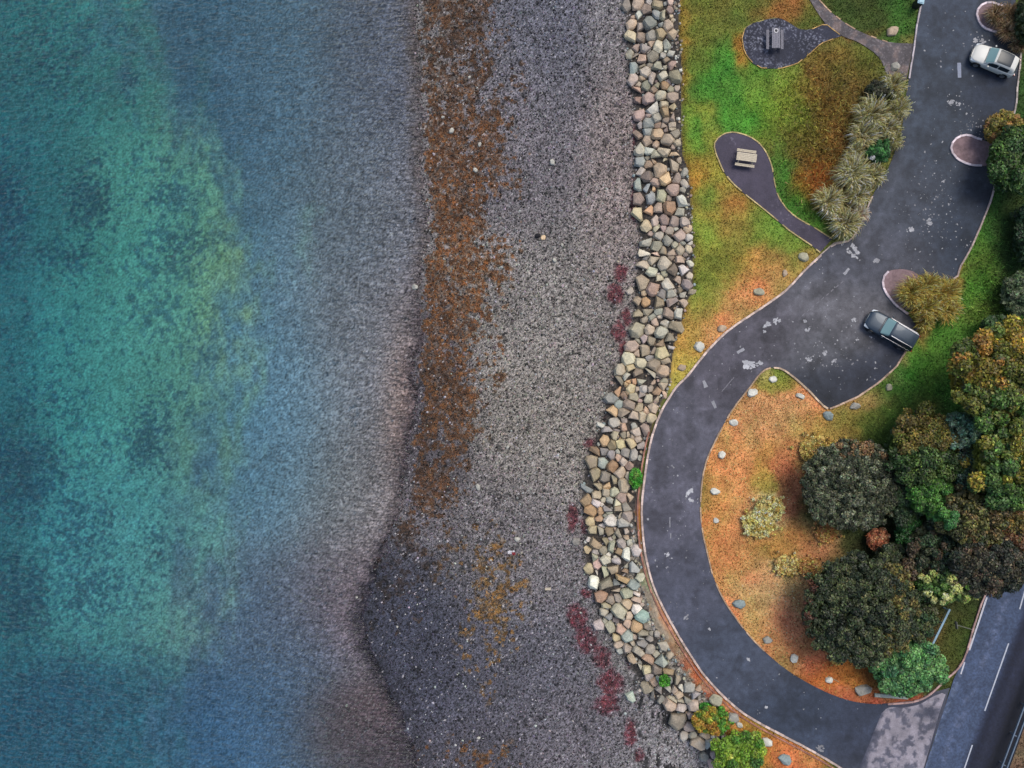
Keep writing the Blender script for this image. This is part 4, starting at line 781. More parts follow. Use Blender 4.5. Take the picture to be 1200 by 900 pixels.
# ------------------------------------------------------------------ trees and bushes
def leaves(cs, nrm, size, rs, spread=.6, asp=1.5):
    n = len(cs); nn = nrm+rs.normal(0, spread, (n, 3)); nn /= np.linalg.norm(nn, axis=1)[:, None]+1e-9
    r = rs.normal(0, 1, (n, 3)); u = np.cross(nn, r); u /= np.linalg.norm(u, axis=1)[:, None]+1e-9; v = np.cross(nn, u)
    u = u*(size*asp)[:, None]/2; v = v*size[:, None]/2
    return np.stack([cs-u, cs-v*.9, cs+u, cs+v*.9], 1).reshape(-1, 4, 3)
def plant(name, label, cat, px, py, rx, ry, h, pal, lobes=40, nleaf=9000, leaf=.13, lobe_r=.28, seed=1, group=None, trunk=True, zbase=0, tops=None, flat=.75, parts_=True, ragged=.12, inner=.35):
    """px,py,rx,ry: crown as seen in the photo (px); h: height in metres. tops(u,v,rs): palette weight"""
    rs = np.random.RandomState(seed); zc = zbase+h*.62; k = (H-zc)/H/PPM
    X, Y, _ = P(px, py, zc); RX, RY = rx*k, ry*k; RZ = h*.42 if trunk else h*.5
    zc = zbase+h-RZ
    # lobes spread over the crown's upper shell and inside
    th = rs.rand(lobes)*6.283; q = np.sqrt(rs.rand(lobes))*(1-lobe_r*.62); lz = np.sqrt(np.clip(1-q**2, 0, 1))*flat
    lz = lz*np.where(rs.rand(lobes) < .2, rs.uniform(-.5, .6, lobes), rs.uniform(.75, 1.05, lobes))
    q = q*(1+rs.normal(0, ragged, lobes))
    L_ = np.stack([q*np.cos(th)*RX, q*np.sin(th)*RY, lz*RZ], -1)
    lr = lobe_r*np.sqrt(RX*RY)*rs.uniform(.6, 1.25, lobes)
    pal = np.array(pal, float); lobe_c = pal[rs.randint(0, len(pal), lobes)]
    if tops is not None:
        for i in range(lobes):
            t = tops(L_[i, 0]/RX, L_[i, 1]/RY)
            if t is not None: lobe_c[i] = t
    lobe_c = lobe_c*rs.uniform(.85, 1.15, (lobes, 1))
    per = (lr**2); per = per/per.sum(); idx_ = rs.choice(lobes, nleaf, p=per)
    d = rs.normal(0, 1, (nleaf, 3)); d[:, 2] = np.abs(d[:, 2])*np.where(rs.rand(nleaf) < .85, 1, -1); d /= np.linalg.norm(d, axis=1)[:, None]
    rr = lr[idx_]*np.where(rs.rand(nleaf) < inner, rs.uniform(.3, .9, nleaf), rs.normal(1.0, .09, nleaf))
    cs = L_[idx_]+d*rr[:, None]*np.array((1, 1, .85)); cs[:, 2] = np.maximum(cs[:, 2], -zc+zbase+.05)
    Q = leaves(cs, d+np.array((0, 0, .5)), leaf*rs.uniform(.6, 1.35, nleaf), rs)
    c = lobe_c[idx_]*np.clip(1+rs.normal(0, .25, (nleaf, 1)), .35, 2)*(1+rs.normal(0, .05, (nleaf, 3)))
    # inner foliage so that the ground does not show through everywhere
    m = nleaf//5; th = rs.rand(m)*6.283; q = np.sqrt(rs.rand(m))*.86; zz = rs.uniform(-.3, .6, m)*np.sqrt(1-q**2)
    ci = np.stack([q*np.cos(th)*RX, q*np.sin(th)*RY, zz*RZ], -1); ci[:, 2] = np.maximum(ci[:, 2], -zc+zbase+.05)
    Qi = leaves(ci, np.tile((0, 0, 1.), (m, 1)), leaf*2.2*rs.uniform(.7, 1.3, m), rs, .5); c2 = pal.mean(0)*(1+rs.normal(0, .15, (m, 1)))
    V = np.concatenate([Q, Qi]).reshape(-1, 3); C = np.repeat(lin(np.clip(np.concatenate([c, c2]), 0, 250)), 4, 0)
    root = empty(name, (X, Y, zbase)); tag(root, label, cat, group)
    cr = mesh_np('crown' if trunk else 'foliage', V+np.array((0, 0, zc-zbase)), np.arange(len(V)).reshape(-1, 4), C, M_leaf, root)
    # trunk and limbs
    tv, tf = [], []
    def limb(p, q_, r0, r1, nseg=5, ns=7):
        p = np.array(p, float); q_ = np.array(q_, float); k0 = len(tv); ax_ = q_-p; ax_ /= np.linalg.norm(ax_); s = np.cross(ax_, (0.3, 1, .2)); s /= np.linalg.norm(s); t = np.cross(ax_, s)
        off = np.zeros(3)
        for i in range(nseg+1):
            f = i/nseg; c = p+(q_-p)*f+off; off = off+rs.normal(0, 1, 3)*np.linalg.norm(q_-p)*.02; r = r0+(r1-r0)*f
            for j in range(ns): a = j/ns*6.283; tv.append(c+(s*math.cos(a)+t*math.sin(a))*r)
        for i in range(nseg):
            for j in range(ns): a = k0+i*ns+j; b = k0+i*ns+(j+1) % ns; tf.append((a, b, b+ns, a+ns))
    R0 = max(.04, .035*h*(1 if trunk else .5)); top = h*(.45 if trunk else .12)
    limb((0, 0, -.1), (rs.normal(0, .05), rs.normal(0, .05), top), R0, R0*.7)
    for i in range(7 if trunk else 5):
        j = rs.randint(lobes); limb((0, 0, top*.9), (L_[j, 0]*.85, L_[j, 1]*.85, max(top+.05, zc-zbase+L_[j, 2]*.8)), R0*.5, R0*.12)
    mesh_np('trunk' if trunk else 'stem', np.array(tv), np.array(tf), None, M_bark, root, True)
    return root
plant('grey_tree', 'round grey-green speckled tree, upper of the two dark domes on the island', 'tree', 996, 568, 60, 54, 3.8, [(96, 102, 74), (74, 80, 56), (126, 132, 104), (58, 66, 46)], 620, 60000, .125, .07, 11, tops=lambda u, v: (140, 112, 76) if v > .6 and u > -.3 and random.random() < .4 else None, ragged=.03)
plant('dark_tree', 'wide dark green tree, largest dome beside the orange turf', 'tree', 1008, 712, 69, 66, 5.0, [(72, 84, 52), (54, 66, 42), (94, 102, 66), (46, 56, 38)], 620, 66000, .14, .075, 12, tops=lambda u, v: (104, 72, 56) if u < -.8 and v > -.3 and random.random() < .35 else ((118, 110, 58) if u > .35 and random.random() < .35 else None), ragged=.04)
plant('green_tree', 'mid green round-topped tree with a brown-tinged upper side', 'tree', 1080, 528, 45, 49, 5.0, [(72, 98, 46), (60, 86, 42), (86, 108, 52)], 110, 24000, .14, .17, 13, tops=lambda u, v: random.choice([(126, 114, 54), (120, 108, 54), (110, 116, 50)]) if v > .05 else None)
plant('green_tree', 'small bright green dome of a tree just below the brown-tinged one', 'tree', 1088, 579, 30, 27, 4.8, [(80, 128, 52), (68, 114, 46), (94, 140, 60)], 90, 14000, .12, .15, 14, ragged=.06)
plant('autumn_tree', 'big golden-olive tree at the right edge, with lumpy crown', 'tree', 1168, 438, 56, 58, 8.5, [(168, 140, 52), (144, 132, 50), (176, 136, 62), (118, 120, 48), (100, 112, 46), (96, 116, 48)], 150, 44000, .18, .15, 15, tops=lambda u, v: random.choice([(86, 118, 52), (100, 116, 50), (120, 122, 50)]) if v < -.2 else None)
plant('autumn_tree', 'yellow-green lumpy tree at the right edge below the golden one', 'tree', 1184, 540, 50, 54, 7.8, [(140, 138, 52), (116, 132, 54), (92, 124, 60), (146, 134, 54)], 130, 38000, .18, .15, 16, tops=lambda u, v: random.choice([(78, 112, 54), (90, 120, 52)]) if v < -.45 else None)
plant('pale_tree', 'pale blue-green tree squeezed between the brown-tinged and golden trees', 'tree', 1122, 503, 23, 22, 5.6, [(142, 170, 138), (112, 146, 118), (90, 128, 100)], 60, 9000, .13, .18, 17)
plant('blue_green_tree', 'dark blue-green tree in the shade below the pale one', 'tree', 1130, 548, 26, 32, 4.8, [(66, 92, 74), (80, 90, 70), (54, 76, 58)], 24, 5000, .15, .3, 18)
plant('brown_tree', 'brownish thin-leaved tree below the yellow-green lumpy tree', 'tree', 1142, 605, 46, 40, 6.0, [(118, 104, 62), (98, 96, 52), (112, 112, 58), (80, 84, 50)], 100, 19000, .15, .15, 19, inner=.5)
plant('brown_tree', 'olive-brown tree cut by the right edge above the main road', 'tree', 1190, 615, 30, 28, 6.0, [(150, 128, 62), (120, 112, 58), (128, 90, 58)], 40, 9000, .15, .22, 20)
plant('dark_tree', 'dark brown-black leaved tree overhanging the main road\'s upper end', 'tree', 1158, 658, 56, 38, 6.2, [(78, 74, 56), (62, 66, 52), (98, 86, 66), (54, 62, 48)], 140, 28000, .15, .14, 21, tops=lambda u, v: (124, 92, 62) if v > .5 and random.random() < .35 else None)
plant('dark_tree', 'low dark green tree between the orange shrub and the road-side dark tree', 'tree', 1096, 645, 38, 38, 4.2, [(60, 78, 50), (50, 68, 46), (78, 84, 56), (90, 76, 56)], 90, 16000, .14, .16, 22)
plant('green_bush', 'upright green bush tucked right of the round orange shrub', 'bush', 1067, 629, 17, 23, 3.0, [(66, 116, 56), (56, 100, 50)], 24, 5000, .12, .3, 23, trunk=False)
plant('green_bush', 'tiny bright green bush amid the dark trees', 'bush', 1105, 606, 12, 12, 6.2, [(108, 164, 78), (92, 150, 84)], 14, 2200, .13, .36, 24, trunk=False)
plant('flowering_bush', 'bush with creamy yellow-white flowers above the grassy verge', 'bush', 1113, 684, 38, 24, 5.2, [(206, 214, 124), (98, 132, 60), (80, 116, 54), (90, 126, 58)], 60, 8000, .14, .15, 25, trunk=False, tops=lambda u, v: random.choice([(220, 224, 140), (190, 205, 110)]) if (v < -.25 and random.random() < .75) else None)
plant('round_bush', 'large round fresh green bush in the drive\'s lower corner', 'bush', 1062, 781, 44, 37, 2.6, [(100, 152, 88), (84, 134, 80), (118, 166, 98), (74, 122, 80)], 90, 22000, .14, .15, 26, trunk=False, ragged=.05)
plant('orange_shrub', 'small round orange-pink shrub between the two dark domes', 'shrub', 1029, 633, 14, 14, 1.3, [(216, 134, 98), (198, 118, 86), (222, 150, 110), (190, 120, 84)], 40, 3000, .10, .22, 27, trunk=False, ragged=.22)
plant('green_tree', 'leafy green tree at the right edge beside the middle planting island', 'tree', 1194, 188, 40, 42, 3.6, [(76, 108, 52), (62, 92, 46), (92, 122, 58)], 60, 15000, .16, .22, 28)
plant('golden_bush', 'golden-brown bush overhanging the bay, above the leafy green tree', 'bush', 1178, 150, 25, 22, 2.6, [(190, 150, 88), (170, 128, 74), (140, 130, 60), (150, 140, 66)], 40, 7000, .13, .2, 29, trunk=False)
plant('dark_bush', 'dark green bush cut by the right edge below the leafy tree', 'bush', 1210, 275, 22, 44, 2.4, [(60, 86, 52), (50, 74, 48)], 40, 7000, .14, .22, 30, trunk=False)
plant('grey_bush', 'grey-green bush at the right edge above the golden-olive tree', 'bush', 1198, 345, 26, 28, 2.2, [(136, 148, 112), (104, 120, 84), (84, 104, 70)], 40, 7000, .13, .2, 31, trunk=False)
plant('dark_bush', 'dark green bush in the shade above the golden-olive tree', 'bush', 1172, 383, 24, 16, 2.0, [(58, 84, 46), (70, 96, 52)], 28, 4500, .13, .24, 32, trunk=False)
plant('dark_bush', 'dark bush at the top right corner behind the highest planting island', 'bush', 1204, 22, 12, 34, 2.6, [(62, 78, 50), (86, 96, 58)], 24, 4000, .13, .24, 33, trunk=False)
plant('green_bush', 'bright yellow-green bush at the bottom edge among the rocks', 'bush', 867, 884, 32, 27, 1.7, [(150, 182, 62), (124, 164, 56), (176, 196, 80), (100, 150, 56)], 60, 12000, .11, .18, 34, trunk=False, zbase=-.3, tops=lambda u, v: (84, 128, 60) if u > .45 and v < .1 else None)
plant('green_bush', 'yellow and orange-tinged low bush above the bright yellow-green one', 'bush', 834, 845, 26, 17, 1.1, [(190, 160, 60), (154, 166, 62), (112, 150, 56), (204, 150, 62)], 50, 8000, .1, .16, 35, trunk=False, zbase=-.5, tops=lambda u, v: (96, 150, 54) if u > .3 else None)
plant('green_bush', 'little green plant at the top of the yellow-tinged low bush', 'plant', 827, 830, 8, 7, .7, [(84, 158, 58), (70, 140, 50)], 12, 1500, .09, .34, 36, trunk=False, zbase=-.5)
plant('weed_tuft', 'bright green kerbside tuft where the rocks meet the drive', 'plant', 745, 560, 8, 13, .55, [(84, 168, 54), (66, 150, 46), (130, 170, 74)], 26, 2600, .08, .28, 37, trunk=False, zbase=-.25)
plant('weed_tuft', 'tiny bright green plant among the lower boulders', 'plant', 779, 798, 7, 7, .6, [(88, 158, 50), (70, 140, 44)], 12, 1300, .08, .34, 38, trunk=False, zbase=-.4)
plant('flowering_shrub', 'dark green shrub dotted with white flowers among straw grasses', 'shrub', 1029, 178, 15, 13, 1.7, [(64, 116, 58), (54, 98, 50), (70, 126, 62)], 34, 5000, .11, .22, 39, trunk=False, tops=lambda u, v: (225, 232, 222) if random.random() < .12 else None)
plant('dark_bush', 'near-black green bush at the top of the straw grasses', 'bush', 1028, 106, 15, 12, 1.4, [(66, 66, 44), (54, 62, 42)], 28, 3600, .11, .22, 40, trunk=False)
plant('green_tree', 'dark green tree filling the shade between the two dark domes\' right sides', 'tree', 1062, 590, 24, 24, 3.4, [(58, 78, 48), (66, 92, 52)], 30, 6000, .14, .26, 41)
plant('dark_tree', 'small dark green tree wedged between the orange shrub and large dark dome', 'tree', 1046, 655, 22, 20, 3.2, [(58, 70, 44), (70, 78, 50)], 40, 6000, .13, .2, 51)
plant('green_tree', 'dark green tree filling the gap right of the small bright dome', 'tree', 1117, 580, 20, 24, 4.4, [(54, 74, 46), (64, 84, 50), (74, 80, 52)], 40, 7000, .13, .2, 52)
plant('dark_tree', 'shaded dark green tree behind the flowering bush and large dark dome', 'tree', 1075, 720, 22, 30, 3.4, [(62, 86, 54), (78, 98, 58), (90, 96, 56)], 36, 7000, .14, .22, 42)

# ------------------------------------------------------------------ ornamental grasses
def clump(name, label, cat, px, py, rpx, h, pal, n=700, seed=1, group=None, wd=.035, zbase=0, droop=1.0, base_r=.55):
    rs = np.random.RandomState(seed); X, Y, _ = P(px, py, zbase+h*.5); R = rpx/PPM
    a = rs.rand(n)*6.283; reach = R*np.sqrt(rs.rand(n))*rs.uniform(.7, 1.15, n); hh = h*rs.uniform(.5, 1.05, n)
    b = np.stack([np.cos(a)*R*base_r*rs.rand(n), np.sin(a)*R*base_r*rs.rand(n), 0*a], -1)
    a2 = a+rs.normal(0, .75, n)+.5*np.sin(a*3+seed); d = np.stack([np.cos(a2), np.sin(a2), 0*a], -1); s = np.stack([-np.sin(a2), np.cos(a2), 0*a], -1)
    V = []; st = [(0, 0, .7), (.35, .72, 1), (.72, 1.0, .8), (1.0, .85*1.0, .15)]
    for (f, g, w_) in st:
        g2 = g if f < .9 else g-.3*droop
        c = b+d*(reach*f)[:, None]+np.array((0, 0, 1.))*(hh*g2)[:, None]; ww = (wd*w_*rs.uniform(.7, 1.3, n))[:, None]
        V += [c-s*ww/2, c+s*ww/2]
    V = np.stack(V, 1); k = 8; F_ = np.concatenate([np.array([(0, 1, 3, 2), (2, 3, 5, 4), (4, 5, 7, 6)])+i*k for i in range(n)])
    pal = np.array(pal, float); c = pal[rs.randint(0, len(pal), n)]*np.clip(1.08+rs.normal(0, .30, (n, 1)), .35, 1.9)
    o = mesh_np(name, V.reshape(-1, 3), F_, np.repeat(lin(np.clip(c, 0, 250)), k, 0), M_blade); o.location = (X, Y, zbase); tag(o, label, cat, group)
    return o
ST = [(190, 170, 124), (168, 150, 104), (146, 138, 90), (124, 126, 80), (206, 188, 146)]
SG = [(172, 156, 108), (148, 138, 90), (118, 120, 78), (192, 172, 128), (204, 184, 142)]
GG = 'ornamental grass clumps beside the drive'
for i, (x, y, r, h, pal, lab) in enumerate([(1047, 100, 14, 1.5, ST, 'straw-coloured grass clump topmost along the drive, right of the near-black bush'), (1054, 127, 12, 1.4, ST, 'straw grass clump spilling over the drive edge, second from top'), (1022, 133, 19, 1.7, ST, 'wide straw-green clump below the near-black bush'),
                                         (1040, 150, 15, 1.5, SG, 'grey-green clump above right of the white-flowered shrub'), (1012, 158, 17, 1.5, SG, 'straw-green clump left of the white-flowered shrub'), (1048, 165, 10, 1.1, ST, 'small straw clump right of the white-flowered shrub'), (1000, 203, 21, 1.7, SG, 'large clump below left of the white-flowered shrub'),
                                         (1024, 206, 13, 1.3, SG, 'round green-straw clump below the white-flowered shrub, touching the drive'), (972, 236, 17, 1.4, ST, 'yellow straw clump furthest into the meadow'), (1005, 228, 14, 1.2, SG, 'grey-green clump between the large clump and the lowest ones'), (990, 261, 18, 1.5, SG, 'lowest grass clump, at the lower pad\'s neck'),
                                         (1008, 250, 10, .8, [(214, 180, 150), (190, 158, 126)], 'thin pinkish dry grass at the drive edge beside the lowest clump'), (1002, 180, 12, 1.2, ST, 'small straw clump between two larger clumps in the meadow edge')]):
    clump('grass_clump', lab, 'grass clump', x, y, r, h, np.array(pal)*1.32, int(46*r), 100+i, GG, wd=.045)
G2 = 'straw grasses on the planting islands'
OR = [(206, 168, 92), (190, 148, 76), (168, 144, 70), (214, 184, 120), (130, 130, 70)]
for i, (x, y, r, h, lab) in enumerate([(1068, 343, 17, 1.5, 'golden grass clump nearest the paved nose by the dark car'), (1086, 337, 16, 1.5, 'golden grass clump on the top side of the middle-bay island'), (1107, 343, 18, 1.6, 'golden grass clump at the upper right of the dark car\'s island'), (1086, 360, 18, 1.6, 'golden grass clump in the centre behind the dark car'),
                                       (1108, 362, 17, 1.5, 'golden grass clump at the lower right, next to green lawn'), (1083, 378, 11, 1.0, 'small golden clump just right of the dark car\'s roof')]):
    clump('grass_clump', lab, 'grass clump', x, y, r, h, np.array(OR)*1.2, int(50*r), 200+i, G2)
for i, (x, y, r, h, lab) in enumerate([(1167, 18, 13, 1.1, 'straw clump on the top island nearest its paved nose'), (1184, 18, 14, 1.3, 'straw-brown clump on the top island at the right edge'), (1180, 36, 12, 1.0, 'greenish straw clump on the top island above the white car'), (1194, 52, 11, .9, 'pinkish straw clump just right of the white car\'s roof')]):
    clump('grass_clump', lab, 'grass clump', x, y, r, h, [(184, 150, 118), (150, 124, 92), (120, 112, 76), (204, 172, 140)], int(50*r), 220+i, 'straw grasses on the top island')
for i, (x, y, r, h, pal, lab) in enumerate([(889, 613, 19, .45, [(246, 236, 196), (236, 220, 168)], 'pale cream dried plant on orange turf, lower half of the pair'), (903, 596, 16, .55, [(244, 236, 198), (226, 212, 160)], 'pale cream dried plant on orange turf, upper half of the pair'), (923, 662, 14, .35, [(236, 214, 180), (216, 186, 140)], 'whitish dried plant left of the large dark dome'),
                                            (948, 664, 13, .3, [(226, 170, 130), (206, 150, 108)], 'pinkish dried plant touching the large dark dome'), (958, 528, 20, .4, [(222, 200, 146), (206, 180, 120)], 'straw-coloured dry growth above left of the grey dome'), (985, 530, 18, .5, [(200, 164, 106), (176, 144, 90)], 'tan dry growth at the top of the grey dome'), (968, 626, 12, .3, [(216, 156, 116), (190, 130, 94)], 'pinkish dry growth at the foot of the grey dome'),
                                            (981, 772, 7, .3, [(232, 196, 130)], 'small yellow dry tuft at the bottom of the large dark dome')]):
    plant('dried_plant', lab, 'plant', x, y, r*1.15, r*.95, h+.08, np.clip(np.array(pal+[(214, 184, 116)], float)*np.array((1.06, 1.03, .86)), 0, 248), 70, int(170*r), .11, .12, 240+i, 'dried plants on the orange island', trunk=False, ragged=.3, inner=.5)

# ------------------------------------------------------------------ picnic tables
def planks(sx, sy, z, n, th, along='x', gap=.012):
    out = []
    for i in range(n):
        wd_ = sy/n; c = -sy/2+wd_*(i+.5); L_ = sx+random.uniform(-.015, .015)
        out.append(box(0, c, z, L_, wd_-gap, th, 0, .006) if along == 'x' else box(c, 0, z, wd_-gap, L_, th, 0, .006))
    return join(out)
def beam(p, q, wd_, ht):
    p, q = Vector(p), Vector(q); d = (q-p); L_ = d.length; R = d.to_track_quat('X', 'Z').to_matrix(); V, F_ = box(0, 0, 0, L_, wd_, ht, 0, .005)
    return [tuple(R@Vector(v)+(p+q)/2) for v in V], F_
def picnic(px, py, rz, label, mat, ring):
    X, Y, _ = P(px, py, 0); t = empty('picnic_table', (X, Y, .006), rz); tag(t, label, 'picnic table', 'picnic tables on the paved pads')
    mesh_py('tabletop', *planks(1.72, .70, .74, 5, .04), mat, t)
    for s in (-1, 1):
        mesh_py('bench', *planks(1.68, .24, .45, 2, .045), mat, t).location = (0, s*.62, 0)
    parts = []
    for x in (-.6, .6):
        parts += [beam((x, -.52, 0), (x, -.22, .72), .05, .09), beam((x, .52, 0), (x, .22, .72), .05, .09), beam((x+.052, -.72, .40), (x+.052, .72, .40), .045, .09), beam((x+.05, -.33, .69), (x+.05, .33, .69), .045, .07)]
    for i, p in enumerate(parts): mesh_py('leg' if i % 4 < 2 else 'crossbeam', *p, mat, t)
    if ring:
        n = 20; V = []; F_ = []
        for (r, z) in ((.13, .762), (.20, .762), (.20, .785), (.13, .785)):
            for i in range(n): a = i/n*6.283; V.append((.62+r*math.cos(a), r*math.sin(a), z))
        for k in range(4):
            for i in range(n): a = k*n+i; b = k*n+(i+1) % n; c = ((k+1) % 4)*n; F_.append((a, b, c+(i+1) % n, c+i))
        mesh_py('grill_ring', V, F_, flat_mat('pale_metal', (190, 188, 190), .5), t)
        V, F_ = box(.62, 0, .764, .16, .16, .006); mesh_py('burnt_patch', V, F_, flat_mat('soot', (50, 48, 50), .8), t)
    return t
picnic(906, 49, math.pi/2, 'grey weathered picnic table with a round ring, on the upper dark pad', M_wood3, True)
picnic(872, 187, rad(-8), 'pale wooden picnic table on the lower teardrop pad', M_wood2, False)

# ------------------------------------------------------------------ cars
M_tyre = flat_mat('tyre', (32, 32, 34), .8); M_rim = flat_mat('rim', (165, 168, 172), .3, .7); M_glass = flat_mat('car_glass', (.012, .02, .028), .32, 0, .35, srgb=False)
M_blackp = flat_mat('black_plastic', (26, 27, 30), .5); M_chrome = flat_mat('chrome', (.75, .75, .75), .2, .9, srgb=False); M_lamp = flat_mat('lamp_lens', (215, 222, 226), .1, 0, .9)
M_tail = flat_mat('tail_lens', (130, 18, 18), .15, 0, .8)
def loft(rings, closed_ends=True):
    n = len(rings[0]); V = [p for r in rings for p in r]; F_ = []
    for i in range(len(rings)-1):
        for j in range(n-1): a = i*n+j; F_.append((a, a+n, a+n+1, a+1))
    return V, F_
def car(px, py, ang, L_, W_, kind, paint, label, glassmat):
    X, Y, _ = P(px, py, 0); t = empty('parked_car', (X, Y, 0), ang); tag(t, label, 'car')
    hw = W_/2; est = kind == 'estate'
    # stations from front (x=+L/2) to rear: x fraction, half width, shoulder z, deck z at centre
    st = [(1.0, .46, .50, .52), (.985, .68, .62, .64), (.955, .83, .68, .72), (.90, .93, .74, .80), (.80, .965, .80, .88), (.70, .985, .86, .95), (.60, .995, .90, .98), (.45, 1, .92, .98), (.25, 1, .93, .98), (.12, .985, .95, 1.0), (.05, .955, .96, 1.0), (.015, .84, .92, .96), (0, .66, .80, .82)]
    rings = []
    for (f, wf, sh, dk) in st:
        x = -L_/2+L_*f; w_ = hw*wf; lo = .22 if .03 < f < .97 else .34
        half = [(w_*.86, lo), (w_*.97, lo+.12), (w_*1.0, sh*.62), (w_*.985, sh*.88), (w_*.93, sh), (w_*.80, sh+(dk-sh)*.6), (w_*.45, dk+.005), (0, dk+.015)]
        rings.append([(x, -a, b) for a, b in half]+[(x, a, b) for a, b in half[::-1][1:]])
    V, F_ = loft(rings); n = len(rings[0]); F_.append(tuple(range(n))[::-1]); F_.append(tuple(range((len(rings)-1)*n, len(rings)*n)))
    F_ += [(i*n, i*n+n-1, (i+1)*n+n-1, (i+1)*n) for i in range(len(rings)-1)]
    b = mesh_py('body', V, F_, paint, t, True)
    # cabin
    rz_ = 1.46 if not est else 1.48
    if est: cb = [(.70, .80, .94), (.60, .76, 1.22), (.535, .72, rz_-.04), (.50, .71, rz_), (.35, .71, rz_+.015), (.20, .70, rz_), (.09, .68, rz_-.05), (.05, .68, rz_-.13), (.015, .74, .98)]
    else: cb = [(.72, .80, .94), (.62, .77, 1.20), (.55, .73, rz_-.05), (.51, .72, rz_), (.38, .71, rz_+.01), (.24, .69, rz_-.02), (.13, .66, rz_-.10), (.07, .66, rz_-.22), (.02, .72, .98)]
    rings = []
    for (f, wf, z) in cb:
        x = -L_/2+L_*f; base = .93; w1 = hw*.91 if .06 < f < .68 else hw*.84
        wt = hw*wf
        half = [(w1, .90), (w1*.995, base), (w1+(wt-w1)*.55, base+(z-base)*.55), (wt, base+(z-base)*.93), (wt*.86, z-.005), (wt*.45, z+.015), (0, z+.022)]
        rings.append([(x, -a, b_) for a, b_ in half]+[(x, a, b_) for a, b_ in half[::-1][1:]])
    V, F_ = loft(rings); mesh_py('cabin', V, F_, paint, t, True)
    def cabpt(f, s, lift=.012):
        """point on the cabin skin: f along, s across -1..1 in terms of ring index"""
        fs = [c[0] for c in cb]; 
        for i in range(len(cb)-1):
            if fs[i+1] <= f <= fs[i]: break
        k = (fs[i]-f)/(fs[i]-fs[i+1]); m = len(rings[0])-1; u = (s+1)/2*m; j = min(int(u), m-1); v = u-j
        A = Vector(rings[i][j]).lerp(Vector(rings[i][j+1]), v); B = Vector(rings[i+1][j]).lerp(Vector(rings[i+1][j+1]), v); p = A.lerp(B, k)
        e1 = Vector(rings[i+1][j])-Vector(rings[i][j]); e2 = Vector(rings[i][j+1])-Vector(rings[i][j]); nn = e1.cross(e2); nn.normalize()
        if nn.dot(p-Vector((p.x, 0, .7))) < 0: nn = -nn
        return p+nn*lift
    def panel(name, f0, f1, s0, s1, mat, nf=6, ns=8, lift=.012, bow=0.0):
        V = []; F_ = []
        for i in range(nf+1):
            for j in range(ns+1):
                s = s0+(s1-s0)*j/ns; ba = bow*(1-(s/.62)**2); f = (f0+ba)+(f1+ba*.35-f0-ba)*i/nf; V.append(cabpt(f, s, lift))
        for i in range(nf):
            for j in range(ns): a = i*(ns+1)+j; F_.append((a, a+1, a+ns+2, a+ns+1))
        return mesh_py(name, V, F_, mat, t, True)
    e = 1/6.0
    if est:
        panel('windscreen', .672, .545, -.62, .62, glassmat, bow=.018); panel('rear_window', .047, .018, -.60, .60, M_glass)
        for s in (-1, 1):
            panel('side_window', .63, .43, s*.93, s*.60, M_glass, 5, 3); panel('side_window', .41, .25, s*.93, s*.58, M_glass, 5, 3); panel('side_window', .23, .08, s*.93, s*.60, M_glass, 5, 3)
            V, F_ = join([beam((-L_/2+L_*.52, s*hw*.68, rz_+.03), (-L_/2+L_*.08, s*hw*.66, rz_+.0), .045, .05)]); mesh_py('roof_rail', V, F_, M_chrome, t)
            V, F_ = join([beam((-L_/2+L_*.64, s*hw*.935, .955), (-L_/2+L_*.06, s*hw*.92, .985), .03, .02)]); mesh_py('window_trim', V, F_, M_chrome, t)
    else:
        panel('windscreen', .688, .555, -.62, .62, glassmat, bow=.022); panel('sunroof', .525, .20, -.42, .42, M_glass, 6, 8, .014); panel('rear_window', .066, .024, -.60, .60, M_glass)
        for s in (-1, 1):
            panel('side_window', .63, .42, s*.93, s*.62, M_glass, 5, 3); panel('side_window', .40, .17, s*.93, s*.62, M_glass, 5, 3)
    # wheels with dark arches
    for fx_ in (.805, .175):
        for s in (-1, 1):
            x = -L_/2+L_*fx_; w0 = hw-.20; n = 24; prof = [(0, .0, .19), (.20, .0, .19), (.215, .0, .2), (.30, .0, .2), (.325, -.03, 0), (.325, -.17, 0), (.28, -.2, 0)]
            def disc(pr):
                V = []; F_ = []
                for (r, d) in pr:
                    for i in range(n): a = i/n*6.283; V.append((x+r*math.cos(a), s*(hw-.015+d), .325+r*math.sin(a)))
                for k in range(len(pr)-1):
                    for i in range(n): a = k*n+i; b_ = k*n+(i+1) % n; F_.append((a, b_, b_+n, a+n) if s > 0 else (a+n, b_+n, b_, a))
                return V, F_
            mesh_py('wheel_arch', *disc([(.40, -.10), (.40, .012), (.325, .012), (.32, -.02)]), M_blackp, t)
            wh = mesh_py('wheel', *disc([(.21, .016), (.30, .020), (.325, -.01), (.325, -.18), (.2, -.19)]), M_tyre, t, True)
            mesh_py('rim', *disc([(.01, .02), (.06, .02), (.09, .0), (.19, .004), (.212, .022)]), M_rim, wh, True)
    for s in (-1, 1):
        V, F_ = box(-L_/2+L_*.615, s*(hw+.07), 1.0,   .12, .16, .10, s*-.25, .035); mesh_py('wing_mirror', V, F_, paint, t, True)
        fr = L_/2; V = [(fr-.10, s*hw*.86, .60), (fr-.40, s*hw*.945, .70), (fr-.52, s*hw*.93, .80), (fr-.28, s*hw*.80, .765), (fr-.075, s*hw*.62, .67), (fr-.045, s*hw*.62, .60)]
        V = [(a+.02, b_+s*.02, c+.02) for a, b_, c in V]; mesh_py('headlight', V, [tuple(range(6)) if s < 0 else tuple(range(6))[::-1]], M_lamp, t)
        V, F_ = box(-fr+.06, s*hw*.74, .86, .14, .26, .16, s*.45, .03); mesh_py('tail_light', V, F_, M_tail, t)
